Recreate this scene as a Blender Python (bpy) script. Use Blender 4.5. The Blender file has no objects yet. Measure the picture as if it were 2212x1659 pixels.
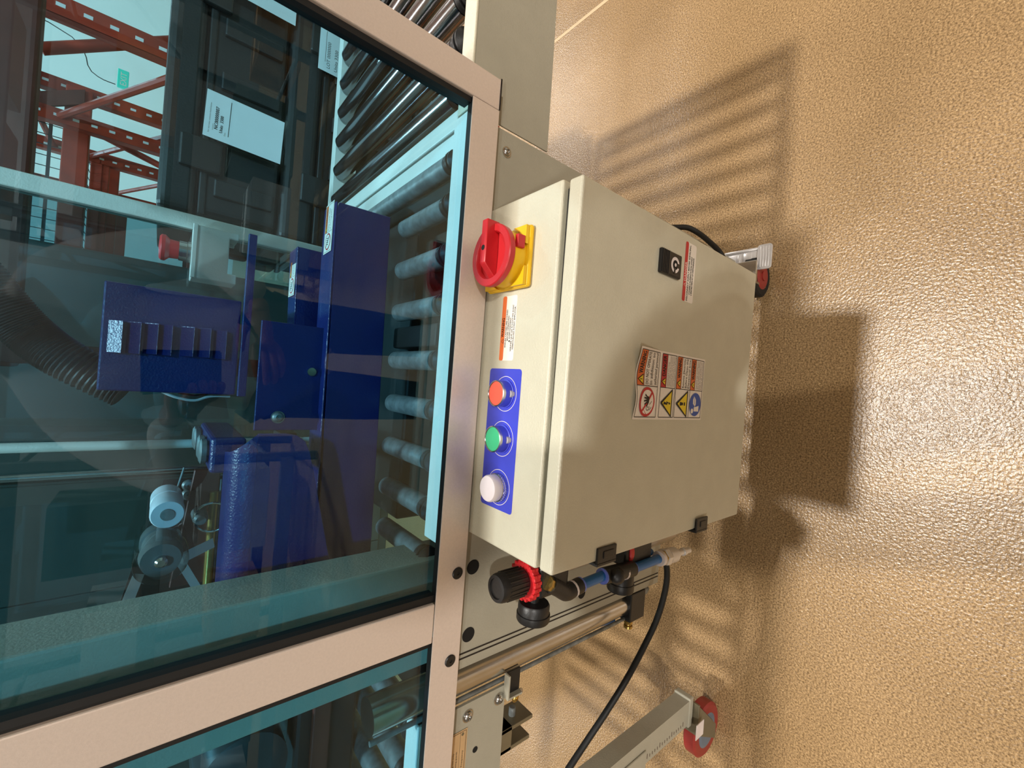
import bpy, bmesh, math, random
from mathutils import Vector, Matrix
random.seed(4)
S = bpy.context.scene
COL = S.collection
# ------------------------------------------------------------------ camera
RM = Matrix(((0.07378, -0.63808, -0.76642), (-0.99727, -0.04588, -0.0578), (0.00172, 0.7686, -0.63973)))
FPX = 918.54
CAMH = 1.2
cam = bpy.data.cameras.new('camera')
cam.sensor_fit = 'HORIZONTAL'; cam.sensor_width = 36.0; cam.lens = FPX*36/2212
cam.clip_start = 0.005; cam.clip_end = 100
co = bpy.data.objects.new('camera', cam); COL.objects.link(co)
rt = Vector(RM[0]).normalized(); fw = Vector(RM[2]); fw = (fw-rt*fw.dot(rt)).normalized(); dn = fw.cross(rt)
co.matrix_world = Matrix(((rt.x, -dn.x, -fw.x, 0), (rt.y, -dn.y, -fw.y, 0), (rt.z, -dn.z, -fw.z, CAMH), (0, 0, 0, 1)))
S.camera = co
# ------------------------------------------------------------------ light and exposure
w = bpy.data.worlds.new('World'); S.world = w; w.use_nodes = True
w.node_tree.nodes['Background'].inputs[0].default_value = (1, .95, .88, 1)
w.node_tree.nodes['Background'].inputs[1].default_value = 0.2
S.view_settings.view_transform = 'Standard'; S.view_settings.look = 'None'
S.view_settings.gamma = 1; S.view_settings.use_curve_mapping = False
S.view_settings.exposure = 0.0
def lamp(name, x, y, z, power, size, color=(1, .965, .91)):
    l = bpy.data.lights.new(name, 'AREA'); l.shape = 'DISK'; l.size = size; l.energy = power; l.color = color
    o = bpy.data.objects.new(name, l); o.location = (x, y, z); COL.objects.link(o); return o
lamp('bay_and_fill_lamp', .12, .72, 7.0, 345, .32)
lamp('bay_and_fill_lamp', 1.6, -7.0, 7.0, 820, .5)
lamp('bay_and_fill_lamp', -4.5, -5.5, 7.0, 230, .5)
for lx, ly, p in ((-7.5, 8.2, 260), (6.5, 7.0, 420), (0.5, 7.5, 300)):  # the latter pair is unseen fill added to brighten the far wall
    lamp('bay_and_fill_lamp', lx, ly, 7.0, p, .6)

# ------------------------------------------------------------------ helpers
def ray(x, y):
    v = Vector((x-1106, y-829.5, FPX)); return RM.transposed() @ v
def aty(x, y, Y):
    d = ray(x, y); d = d*(Y/d.y); return Vector((d.x, d.y, d.z+CAMH))
def atz(x, y, z):
    d = ray(x, y); d = d*((z-CAMH)/d.z); return Vector((d.x, d.y, z))
MATS = {}
def mat(name, col, rough=.5, metal=0., bump=0., bscale=200., var=.06, vscale=30., spec=.5, coat=0., emit=0.):
    """procedural paint / plastic / metal with slight noise in tone and relief"""
    m = bpy.data.materials.new(name); m.use_nodes = True; nt = m.node_tree; N = nt.nodes
    b = N['Principled BSDF']; b.inputs['Roughness'].default_value = rough; b.inputs['Metallic'].default_value = metal
    b.inputs['Specular IOR Level'].default_value = spec; b.inputs['Coat Weight'].default_value = coat
    tc = N.new('ShaderNodeTexCoord')
    n = N.new('ShaderNodeTexNoise'); n.inputs['Scale'].default_value = vscale; n.inputs['Detail'].default_value = 3
    nt.links.new(tc.outputs['Object'], n.inputs['Vector'])
    r = N.new('ShaderNodeValToRGB')
    c = Vector(col[:3])
    r.color_ramp.elements[0].position = .3; r.color_ramp.elements[1].position = .7
    r.color_ramp.elements[0].color = (*(c*(1-var)), 1); r.color_ramp.elements[1].color = (*(c*(1+var)), 1)
    nt.links.new(n.outputs['Fac'], r.inputs['Fac']); nt.links.new(r.outputs['Color'], b.inputs['Base Color'])
    if bump > 0:
        n2 = N.new('ShaderNodeTexNoise'); n2.inputs['Scale'].default_value = bscale; n2.inputs['Detail'].default_value = 2
        nt.links.new(tc.outputs['Object'], n2.inputs['Vector'])
        bp = N.new('ShaderNodeBump'); bp.inputs['Strength'].default_value = bump; bp.inputs['Distance'].default_value = .002
        nt.links.new(n2.outputs['Fac'], bp.inputs['Height']); nt.links.new(bp.outputs['Normal'], b.inputs['Normal'])
    if emit > 0:
        b.inputs['Emission Color'].default_value = (*c, 1); b.inputs['Emission Strength'].default_value = emit
    MATS[name] = m; return m
def srgb(r, g, b):
    f = lambda v: (v/255)/12.92 if v/255 <= .04045 else ((v/255+.055)/1.055)**2.4
    return (f(r), f(g), f(b))
mat('beige', srgb(206, 200, 178), .42, 0, .25, 420, .03)
mat('machine_grey', srgb(166, 161, 144), .45, 0, .2, 420, .03)
mat('pale_paint', srgb(226, 226, 218), .4, 0, .15, 420, .03)
mat('aluminium', srgb(222, 206, 194), .40, .25, .08, 900, .03, 400)
mat('steel', srgb(190, 188, 184), .22, 1, 0, 100, .05)
mat('zinc', srgb(128, 133, 133), .5, .6, .1, 120, .3, 70)
mat('roller_steel', srgb(150, 151, 154), .16, 1, 0, 100, .06)
mat('rack_grey', srgb(120, 128, 126), .5, .2, .1, 80, .1, 12)
mat('box_pale', srgb(190, 192, 186), .7, var=.06, vscale=6)
mat('box_green', srgb(92, 110, 98), .7, var=.08, vscale=6)
mat('core_grey', srgb(104, 104, 106), .5)
mat('pedal_metal', srgb(226, 222, 220), .3, .4)
mat('notch_grey', srgb(190, 184, 178), .5)
mat('chrome', srgb(215, 213, 210), .12, 1)
mat('black_plastic', srgb(24, 23, 23), .42, 0, .1, 300, .1)
mat('dark_case', srgb(26, 27, 28), .5, 0, .15, 250, .12)
mat('rubber', srgb(14, 14, 14), .6)
mat('black_hole', srgb(6, 6, 6), .8)
mat('dark_machine', srgb(34, 33, 32), .5, .3)
mat('blue_paint', srgb(14, 29, 92), .32, 0, .3, 380, .05)
mat('panel_blue', srgb(64, 72, 200), .4, 0, 0, 100, .04)
mat('red_plastic', srgb(196, 34, 40), .4)
mat('button_red', srgb(236, 92, 70), .45)
mat('button_green', srgb(60, 176, 122), .45)
mat('white_plastic', srgb(226, 214, 210), .35)
mat('lens_white', srgb(232, 220, 222), .25, spec=.7)
mat('yellow_plastic', srgb(240, 190, 20), .42)
mat('tube_blue', srgb(28, 104, 172), .28)
mat('ring_blue', srgb(110, 130, 225), .4)
mat('brass', srgb(190, 160, 90), .3, .9)
mat('sticker_white', srgb(244, 234, 222), .45, var=.02)
mat('sticker_orange', srgb(226, 108, 46), .45, var=.03)
mat('sticker_red', srgb(196, 40, 44), .45, var=.03)
mat('sticker_yellow', srgb(238, 208, 40), .45, var=.03)
mat('sticker_blue', srgb(44, 82, 170), .45, var=.03)
mat('ink', srgb(30, 22, 18), .6)
mat('ink_grey', srgb(96, 80, 68), .6)
mat('plate_tan', srgb(206, 172, 128), .4, .2)
mat('caster_red', srgb(150, 48, 42), .4)
mat('caster_hub', srgb(104, 116, 130), .4)
mat('olive_metal', srgb(128, 120, 98), .4, .5)
mat('rack_orange', srgb(160, 46, 20), .45, 0, .1, 80, .2, 12)
mat('rack_dark', srgb(96, 40, 30), .5, 0, .1, 80, .2, 12)
mat('crate_orange', srgb(240, 92, 30), .45)
mat('wire', srgb(60, 62, 64), .4, .6)
mat('wire_white', srgb(222, 224, 224), .4)
mat('paper', srgb(226, 232, 234), .6, var=.02)
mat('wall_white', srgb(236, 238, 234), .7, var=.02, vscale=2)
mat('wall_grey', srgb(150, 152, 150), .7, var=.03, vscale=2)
mat('ceiling_white', srgb(225, 225, 220), .8, var=.02, vscale=2)
mat('cabinet', srgb(74, 82, 76), .45, 0, 0, 60, .1, 5)
mat('carton', srgb(178, 134, 90), .7, var=.1, vscale=6)
mat('tape_white', srgb(226, 222, 226), .35, 0, 0, 100, .06)
mat('hose_black', srgb(46, 48, 50), .35)
mat('fabric_grey', srgb(206, 194, 186), .9, 0, 0, 90, .08, 14)
mat('fabric_dark', srgb(38, 36, 44), .9, 0, .3, 600, .1, 14)
mat('skin', srgb(150, 98, 76), .5, 0, .1, 300, .05)
mat('hair', srgb(40, 30, 24), .7, 0, .3, 200, .2)
mat('phone_black', srgb(16, 16, 18), .2)
mat('exit_green', srgb(50, 190, 165), .5, emit=.55)
mat('joint_fill', srgb(214, 190, 152), .5)
def clear_mat(name, tint, ior=1.5, rough=0.):
    m = bpy.data.materials.new(name); m.use_nodes = True; nt = m.node_tree; N = nt.nodes
    for n in list(N):
        if n.type != 'OUTPUT_MATERIAL': N.remove(n)
    out = N['Material Output']
    t = N.new('ShaderNodeBsdfTransparent'); t.inputs[0].default_value = (*tint, 1)
    g = N.new('ShaderNodeBsdfGlossy'); g.inputs['Roughness'].default_value = rough
    f = N.new('ShaderNodeFresnel'); f.inputs[0].default_value = ior
    x = N.new('ShaderNodeMixShader')
    ge = N.new('ShaderNodeNewGeometry'); mr = N.new('ShaderNodeMapRange')
    mr.inputs['To Min'].default_value = ior; mr.inputs['To Max'].default_value = 1/ior
    nt.links.new(ge.outputs['Backfacing'], mr.inputs['Value']); nt.links.new(mr.outputs[0], f.inputs[0])
    nt.links.new(f.outputs[0], x.inputs[0]); nt.links.new(t.outputs[0], x.inputs[1]); nt.links.new(g.outputs[0], x.inputs[2])
    nt.links.new(x.outputs[0], out.inputs[0]); MATS[name] = m
clear_mat('tinted_glass', (.58, .86, .97), 1.54)
clear_mat('smoked_glass', (.46, .62, .66), 1.6)
mat('bowl_plastic', srgb(226, 208, 186), .15)
MATS['bowl_plastic'].node_tree.nodes['Principled BSDF'].inputs['Alpha'].default_value = .55
clear_mat('clear_plastic', (.93, .93, .90), 1.45, .05)
# floor: polished speckled concrete
m = bpy.data.materials.new('polished_concrete'); m.use_nodes = True; nt = m.node_tree; N = nt.nodes; MATS['floor'] = m
b = N['Principled BSDF']; tc = N.new('ShaderNodeTexCoord')
def noise(scale, det=2):
    n = N.new('ShaderNodeTexNoise'); n.inputs['Scale'].default_value = scale; n.inputs['Detail'].default_value = det
    nt.links.new(tc.outputs['Object'], n.inputs['Vector']); return n
def ramp(src, e):
    r = N.new('ShaderNodeValToRGB'); r.color_ramp.elements[0].position = e[0][0]; r.color_ramp.elements[0].color = (*e[0][1], 1)
    r.color_ramp.elements[1].position = e[1][0]; r.color_ramp.elements[1].color = (*e[1][1], 1)
    nt.links.new(src.outputs['Fac'], r.inputs['Fac']); return r
n1 = noise(260, 6); n1.inputs['Roughness'].default_value = .78; r1 = ramp(n1, ((.40, srgb(108, 82, 50)), (.60, srgb(198, 164, 118))))
n2 = noise(3, 3); r2 = ramp(n2, ((.3, (.86, .84, .80)), (.7, (1.08, 1.08, 1.1))))
mx = N.new('ShaderNodeMixRGB'); mx.blend_type = 'MULTIPLY'; mx.inputs[0].default_value = 1
nt.links.new(r1.outputs[0], mx.inputs[1]); nt.links.new(r2.outputs[0], mx.inputs[2])
vo = N.new('ShaderNodeTexVoronoi'); vo.inputs['Scale'].default_value = 75
nt.links.new(tc.outputs['Object'], vo.inputs['Vector'])
r3 = N.new('ShaderNodeValToRGB'); r3.color_ramp.elements[0].position = .05; r3.color_ramp.elements[0].color = (1, 1, 1, 1)
r3.color_ramp.elements[1].position = .13; r3.color_ramp.elements[1].color = (0, 0, 0, 1)
nt.links.new(vo.outputs['Distance'], r3.inputs['Fac'])
n4 = noise(28, 0); r4 = ramp(n4, ((.50, (0, 0, 0)), (.60, (1, 1, 1))))
mm = N.new('ShaderNodeMixRGB'); mm.blend_type = 'MULTIPLY'; mm.inputs[0].default_value = 1
nt.links.new(r3.outputs[0], mm.inputs[1]); nt.links.new(r4.outputs[0], mm.inputs[2])
mx2 = N.new('ShaderNodeMixRGB'); mx2.inputs[2].default_value = (*srgb(226, 196, 150), 1)
nt.links.new(mm.outputs[0], mx2.inputs[0]); nt.links.new(mx.outputs[0], mx2.inputs[1])
nt.links.new(mx2.outputs[0], b.inputs['Base Color'])
b.inputs['Roughness'].default_value = .31; b.inputs['Specular IOR Level'].default_value = .72
n5 = noise(190, 1); bp = N.new('ShaderNodeBump'); bp.inputs['Strength'].default_value = .27; bp.inputs['Distance'].default_value = .004
nt.links.new(n5.outputs['Fac'], bp.inputs['Height']); nt.links.new(bp.outputs['Normal'], b.inputs['Normal'])

ORG = {}
def wo(p): return ORG.get(p.as_pointer(), Vector((0, 0, 0))) if p else Vector((0, 0, 0))
def tag(o, label=None, cat=None, group=None, kind=None):
    if label: o['label'] = label
    if cat: o['category'] = cat
    if group: o['group'] = group
    if kind: o['kind'] = kind
    return o
def thing(name, loc, label, cat, group=None):
    o = bpy.data.objects.new(name, None); o.empty_display_size = .05
    o.location = loc; COL.objects.link(o); ORG[o.as_pointer()] = Vector(loc)
    return tag(o, label, cat, group)
TXT = {}
def text_geo(s):
    if s in TXT: return TXT[s]
    c = bpy.data.curves.new('t', 'FONT'); c.body = s; c.size = 1; c.resolution_u = 2
    o = bpy.data.objects.new('t', c); COL.objects.link(o)
    dg = bpy.context.evaluated_depsgraph_get(); me = o.evaluated_get(dg).to_mesh()
    vs = [(v.co.x, v.co.y) for v in me.vertices]; fs = [tuple(p.vertices) for p in me.polygons]
    o.evaluated_get(dg).to_mesh_clear(); bpy.data.objects.remove(o); bpy.data.curves.remove(c)
    TXT[s] = (vs, fs); return TXT[s]
class MB:
    """collects simple solids and builds ONE mesh object from them"""
    def __init__(s): s.v = []; s.f = []; s.m = []; s.mats = []; s.cur = 0; s.sm = []; s.smooth = False
    def use(s, name):
        if name not in s.mats: s.mats.append(name)
        s.cur = s.mats.index(name); return s
    def add(s, vs, fs, smooth=False):
        k = len(s.v); s.v += [Vector(v) for v in vs]
        for f in fs: s.f.append([k+i for i in f]); s.m.append(s.cur); s.sm.append(smooth)
        return s
    def bm(s, b, smooth=False):
        b.verts.index_update(); s.add([v.co.copy() for v in b.verts], [[v.index for v in f.verts] for f in b.faces], smooth); b.free(); return s
    def box(s, a, c, bev=0., rot=None, seg=2):
        a = Vector(a); c = Vector(c); mid = (a+c)/2; sz = c-a
        b = bmesh.new(); bmesh.ops.create_cube(b, size=1)
        for v in b.verts: v.co = Vector((v.co.x*abs(sz.x), v.co.y*abs(sz.y), v.co.z*abs(sz.z)))
        if bev > 0: bmesh.ops.bevel(b, geom=b.edges[:], offset=bev, segments=seg, affect='EDGES', profile=.5)
        for v in b.verts:
            if rot: v.co = rot @ v.co
            v.co += mid
        return s.bm(b)
    def prism(s, pts, d, bev=0.):
        """closed polygon pts extruded by vector d"""
        n = len(pts); d = Vector(d); P = [Vector(p) for p in pts]
        b = bmesh.new(); A = [b.verts.new(p) for p in P]; B = [b.verts.new(p+d) for p in P]
        b.faces.new(A); b.faces.new(B[::-1])
        for i in range(n): b.faces.new((A[i], B[i], B[(i+1) % n], A[(i+1) % n]))
        bmesh.ops.recalc_face_normals(b, faces=b.faces[:])
        if bev > 0: bmesh.ops.bevel(b, geom=b.edges[:], offset=bev, segments=1, affect='EDGES')
        return s.bm(b)
    def lathe(s, o, ax, prof, n=24, smooth=True, caps=True):
        """prof: list of (distance along ax, radius)"""
        o = Vector(o); ax = Vector(ax).normalized()
        u = ax.orthogonal().normalized(); w_ = ax.cross(u)
        vs = []; fs = []
        for (t, r) in prof:
            for k in range(n):
                a = 2*math.pi*k/n; vs.append(o+ax*t+(u*math.cos(a)+w_*math.sin(a))*r)
        for i in range(len(prof)-1):
            for k in range(n):
                fs.append((i*n+k, i*n+(k+1) % n, (i+1)*n+(k+1) % n, (i+1)*n+k))
        s.add(vs, fs, smooth)
        if caps:
            k0 = len(s.v)
            s.add(vs[:n], [tuple(range(n))[::-1]]); s.add(vs[-n:], [tuple(range(n))])
        return s
    def rod(s, a, c, r, n=16, bev=0.):
        a = Vector(a); c = Vector(c); L = (c-a).length
        pr = [(0, r), (L, r)] if bev <= 0 else [(0, r-bev), (bev, r), (L-bev, r), (L, r-bev)]
        return s.lathe(a, c-a, pr, n)
    def path(s, pts, r, n=10, sub=6, ribs=0.):
        """smooth tube through pts"""
        P = [Vector(p) for p in pts]; Q = []
        for i in range(len(P)-1):
            p0 = P[max(i-1, 0)]; p1 = P[i]; p2 = P[i+1]; p3 = P[min(i+2, len(P)-1)]
            for k in range(sub):
                t = k/sub
                Q.append(.5*((2*p1)+(p2-p0)*t+(2*p0-5*p1+4*p2-p3)*t*t+(3*p1-p0-3*p2+p3)*t**3))
        Q.append(P[-1]); vs = []; fs = []; u = None
        for i, q in enumerate(Q):
            d = (Q[min(i+1, len(Q)-1)]-Q[max(i-1, 0)]).normalized()
            if u is None: u = d.orthogonal().normalized()
            u = (u-d*u.dot(d)).normalized(); v_ = d.cross(u)
            rr = r+(ribs if i % 2 else 0)
            for k in range(n):
                a = 2*math.pi*k/n; vs.append(q+(u*math.cos(a)+v_*math.sin(a))*rr)
        for i in range(len(Q)-1):
            for k in range(n): fs.append((i*n+k, i*n+(k+1) % n, (i+1)*n+(k+1) % n, (i+1)*n+k))
        s.add(vs, fs, True); s.add(vs[:n], [tuple(range(n))[::-1]]); s.add(vs[-n:], [tuple(range(n))]); return s
    def ball(s, c, r, sx=1, sy=1, sz=1, seg=16):
        b = bmesh.new(); bmesh.ops.create_uvsphere(b, u_segments=seg, v_segments=seg//2+2, radius=r)
        for v in b.verts: v.co = Vector((v.co.x*sx, v.co.y*sy, v.co.z*sz))+Vector(c)
        return s.bm(b, True)
    def build(s, name, parent=None, mats=None, label=None, kind=None, origin=None):
        lo = Vector((min(v.x for v in s.v), min(v.y for v in s.v), min(v.z for v in s.v)))
        hi = Vector((max(v.x for v in s.v), max(v.y for v in s.v), max(v.z for v in s.v)))
        c = Vector(origin) if origin is not None else (lo+hi)/2
        me = bpy.data.meshes.new(name); me.from_pydata([v-c for v in s.v], [], s.f)
        for n_ in (mats or s.mats): me.materials.append(MATS[n_])
        for i, p in enumerate(me.polygons):
            p.material_index = 0 if mats else s.m[i]; p.use_smooth = s.sm[i]
        me.validate(); me.update()
        if any(s.sm): me.set_sharp_from_angle(angle=math.radians(38))
        o = bpy.data.objects.new(name, me); COL.objects.link(o)
        o.parent = parent; o.location = c-wo(parent); ORG[o.as_pointer()] = c
        return tag(o, label, kind=kind)
def B(name): return MB().use(name)
def copy_to(o, parent, loc):
    c = o.copy(); COL.objects.link(c); c.parent = parent; c.location = Vector(loc)-wo(parent); ORG[c.as_pointer()] = Vector(loc)
    for ch in o.children:
        d = ch.copy(); COL.objects.link(d); d.parent = c; ORG[d.as_pointer()] = Vector(loc)+ch.location
    return c
class Face:
    """flat print on a plane: origin, right and up axes"""
    def __init__(s, o, r, u, mb): s.o = Vector(o); s.r = Vector(r).normalized(); s.u = Vector(u).normalized(); s.n = s.r.cross(s.u); s.mb = mb; s.wave = None
    def P(s, x, y, l):
        z = s.wave(x, y) if s.wave else 0
        return s.o+s.r*x+s.u*y+s.n*(l*.00014+z)
    def poly(s, pts, l, m): s.mb.use(m).add([s.P(x, y, l) for x, y in pts], [tuple(range(len(pts)))]); return s
    def rect(s, x0, y0, x1, y1, l, m): return s.poly([(x0, y0), (x1, y0), (x1, y1), (x0, y1)], l, m)
    def rrect(s, x0, y0, x1, y1, r, l, m):
        pts = []
        for cx, cy, a0 in ((x1-r, y0+r, -90), (x1-r, y1-r, 0), (x0+r, y1-r, 90), (x0+r, y0+r, 180)):
            for k in range(5):
                a = math.radians(a0+k*22.5); pts.append((cx+r*math.cos(a), cy+r*math.sin(a)))
        return s.poly(pts, l, m)
    def disc(s, x, y, r, l, m, n=28): return s.poly([(x+r*math.cos(2*math.pi*k/n), y+r*math.sin(2*math.pi*k/n)) for k in range(n)], l, m)
    def ring(s, x, y, r0, r1, l, m, n=36, a0=0, a1=360):
        vs = []; fs = []
        for k in range(n+1):
            a = math.radians(a0+(a1-a0)*k/n)
            vs += [s.P(x+r0*math.cos(a), y+r0*math.sin(a), l), s.P(x+r1*math.cos(a), y+r1*math.sin(a), l)]
            if k < n: fs.append((2*k, 2*k+1, 2*k+3, 2*k+2))
        s.mb.use(m).add(vs, fs); return s
    def line(s, x0, y0, x1, y1, w_, l, m):
        if s.wave:
            for k in range(8):
                wv = s.wave; a, c = k/8, (k+1)/8
                d = Vector((x1-x0, y1-y0)); q = Vector((-d.y, d.x)).normalized()*w_/2
                xa, ya, xb, yb = x0+d.x*a, y0+d.y*a, x0+d.x*c, y0+d.y*c
                s.poly([(xa-q.x, ya-q.y), (xb-q.x, yb-q.y), (xb+q.x, yb+q.y), (xa+q.x, ya+q.y)], l, m)
            return s
        d = Vector((x1-x0, y1-y0)); q = Vector((-d.y, d.x)).normalized()*w_/2
        return s.poly([(x0-q.x, y0-q.y), (x1-q.x, y1-q.y), (x1+q.x, y1+q.y), (x0+q.x, y0+q.y)], l, m)
    def frame(s, x0, y0, x1, y1, w_, l, m):
        s.line(x0, y0, x1, y0, w_, l, m); s.line(x0, y1, x1, y1, w_, l, m); s.line(x0, y0, x0, y1, w_, l, m); return s.line(x1, y0, x1, y1, w_, l, m)
    def text(s, t, x, y, h, l, m, width=None, align='L', bold=0.):
        vs, fs = text_geo(t)
        if not vs: return s
        mx = max(v[0] for v in vs); mn = min(v[0] for v in vs); k = h/.70; kx = k
        if width: kx = width/(mx-mn)
        off = x-mn*kx if align == 'L' else (x-(mx+mn)/2*kx if align == 'C' else x-mx*kx)
        for bx in ((0,) if not bold else (-bold, 0, bold)):
            s.mb.use(m).add([s.P(off+v[0]*kx+bx, y+v[1]*k, l+(.2 if bx else 0)) for v in vs], fs)
        return s
    def tri(s, x, y, h, l, rim='ink', fill='sticker_yellow', mark=True):
        s.poly([(x-h*.62, y), (x+h*.62, y), (x, y+h*1.05)], l, rim)
        s.poly([(x-h*.46, y+h*.09), (x+h*.46, y+h*.09), (x, y+h*.86)], l+1, fill)
        if mark: s.rect(x-h*.05, y+h*.32, x+h*.05, y+h*.62, l+2, 'ink'); s.rect(x-h*.05, y+h*.17, x+h*.05, y+h*.26, l+2, 'ink')
        return s

# ------------------------------------------------------------------ room
fl = B('floor'); fl.add([(-12, -9, 0), (12, -9, 0), (12, 12, 0), (-12, 12, 0)], [(0, 1, 2, 3)])
FL = fl.build('floor', kind='structure', origin=(0, 0, 0))
j = B('joint_fill'); j.box((1.447, -9, -.01), (1.461, 11.9, .0006)); j.build('floor_joint', FL)
B('ceiling_white').box((-12, -9, 7.6), (12, 12, 7.8)).build('ceiling', kind='structure')
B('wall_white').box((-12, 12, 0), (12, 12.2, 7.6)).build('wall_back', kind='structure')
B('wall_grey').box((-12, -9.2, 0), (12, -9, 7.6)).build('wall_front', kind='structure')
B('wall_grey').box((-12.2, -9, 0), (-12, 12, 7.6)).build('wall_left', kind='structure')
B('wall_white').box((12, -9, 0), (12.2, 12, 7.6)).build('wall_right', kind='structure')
#@@SETTING

# ------------------------------------------------------------------ sealing machine frame
mc = thing('carton_sealer', (.0, .7, 0), 'grey steel carton sealer frame with roller bed behind the control box', 'machine')
# front side panel with vertical mast plate
p = B('machine_grey')
p.box((-.20, .4525, .16), (.334, .4565, .915), .001)
p.build('side_panel', mc)
B('pale_paint').box((-.202, .4525, .9215), (.334, .484, .9255), .0012).build('side_rail', mc)
B('pale_paint').box((-.376, .996, .880), (.80, 1.0, .926), .001).box((-.376, .996, .924), (.80, 1.022, .928), .001).build('far_rail', mc)
B('pale_paint').box((.298, .486, .80), (.3225, .995, .921), .002).build('end_plate', mc)
# legs and casters of the machine
def caster(parent, c, r, wname, hub, yaw=0., fork='steel'):
    c = Vector(c); ro = Matrix.Rotation(yaw, 3, 'Z'); ax = ro @ Vector((0, 1, 0))
    wm = B(wname).lathe(c-ax*.016, ax, [(0, r-.006), (.004, r), (.028, r), (.032, r-.006)], 32)
    wob = wm.build('caster_wheel', parent)
    B(hub).lathe(c-ax*.0185, ax, [(0, r*.52), (.003, r*.66), (.034, r*.66), (.037, r*.52)], 28).lathe(c-ax*.021, ax, [(0, .012), (.042, .012)], 12).build('hub', wob)
    return wob
leg = B('machine_grey').box((.285, .459, .11), (.325, .50, .80), .002); leg.build('leg', mc)
leg = B('machine_grey').box((.285, .95, .11), (.325, .99, .80), .002); leg.build('leg', mc)
cw = caster(mc, (.318, .447, .052), .052, 'rubber', 'caster_red', 0)
f = B('chrome'); f.box((.292, .425, .098), (.345, .505, .108), .002); f.box((.338, .43, .03), (.343, .48, .10), .001); f.box((.292, .43, .03), (.298, .47, .10), .001)
f.build('caster_fork', mc)
pd = B('pedal_metal')
def rp(x0, y0, x1, y1, r):
    o_ = []
    for cx, cy, a0 in ((x1-r, y0+r, -90), (x1-r, y1-r, 0), (x0+r, y1-r, 90), (x0+r, y0+r, 180)):
        for k in range(5):
            a = math.radians(a0+k*22.5); o_.append((cx+r*math.cos(a), cy+r*math.sin(a)))
    return o_
pd.prism([(x, y, .086) for x, y in rp(.325, .400, .386, .433, .007)], (0, 0, .0035), .0006)
for k in range(4): pd.box((.331, .406+.006*k, .0893), (.381, .4085+.006*k, .0908), .0005)
pd.box((.335, .433, .080), (.381, .512, .086), .0012); pd.box((.335, .433, .0858), (.341, .512, .0905), .001); pd.box((.375, .433, .0858), (.381, .512, .0905), .001)
pd.box((.344, .446, .0855), (.372, .466, .0885), .001).box((.346, .474, .0855), (.370, .480, .0880), .0008).lathe((.358, .497, .0855), (0, 0, 1), [(0, .005), (.003, .005)], 14)
pd.build('brake_pedal', mc, label='silver ribbed brake pedal on the front caster')
caster(mc, (.30, .975, .052), .052, 'rubber', 'caster_red', 0)
# mast plate left of the control box
mp = B('machine_grey').box((-.372, .4485, .411), (-.19, .4525, .8935), .001)
mp.box((-.372, .4485, .411), (-.368, .47, .9), .0005)
MP = mp.build('mast_plate', mc)
for px, py, r in ((1022, 1225, .0095), (1012, 1371, .0095), (1257, 1282, .0085)):
    c = aty(px, py, .448)
    B('black_hole').lathe((c.x, .4487, c.z), (0, -1, 0), [(0, r), (.0008, r)], 24).build('bolt_hole', MP)
g = B('ink')
for x in (-.352, -.3585): g.box((x-.0009, .4478, .414), (x+.0009, .4486, .8935))
g.build('groove', MP)
# mast that rises behind the guard glass
B('machine_grey').box((-.368, .476, .80), (-.232, .541, 1.6), .003).build('mast', mc, label='tall grey mast seen teal through the guard glass')
def bolt(c, r, parent, ax=(0, -1, 0), name='bolt', m='steel'):
    return B(m).lathe(c, ax, [(0, r*1.15), (.0012, r*1.15), (.0012, r), (r*.35, r*.92), (r*.62, r*.68), (r*.72, r*.42), (r*.45, r*.38), (r*.45, .0005)], 20, True, False).build(name, parent)
c = aty(1094, 329, .4525); bolt((c.x, .4525, c.z), .0062, mc)
# near half rollers of the bed
def roller_mesh(name, parent, x, y0, y1, z, r, m, cap=True):
    o = B(m).lathe((x, y0, z), (0, 1, 0), [(0, r*.75), (.0012, r), (y1-y0-.0012, r), (y1-y0, r*.8)], 22).build(name, parent)
    if cap:
        B('black_plastic').lathe((x, y0-.022, z), (0, 1, 0), [(0, r*.55), (.003, r*.9), (.005, r*1.12), (.0075, r*1.12), (.0085, r*.9), (.0105, r*.9), (.0115, r*1.12), (.014, r*1.12), (.015, r*.9), (.022, r*.98), (.0225, r*.8)], 20, True).build('bearing', o)
    return o
RZ, RR = .9125, .0138
ro = roller_mesh('roller', mc, .232, .508, .636, RZ, RR, 'zinc')
for x in (.166, .100, .025, -.042, -.109, -.173, -.237): copy_to(ro, mc, (x, .572, RZ))
rl = roller_mesh('roller', mc, .289, .508, .97, RZ, .0138, 'zinc')
B('olive_metal').box((.185, .49, .84), (.197, .99, .852)).build('cross_rod', mc)
dm = B('dark_machine').box((.045, .52, .80), (.078, .66, .91), .004); dm.lathe((.061, .52, .885), (0, -1, 0), [(0, .017), (.012, .017), (.012, .008), (.03, .008)], 18)
dm.build('drive_block', mc, label='black drive block between two of the rollers')
B('dark_machine').box((-.24, .66, .72), (.28, .99, .88), .004).build('tape_housing', mc)
B('dark_machine').box((-.24, .50, .55), (.05, .99, .60), .004).build('under_tray', mc)
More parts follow.
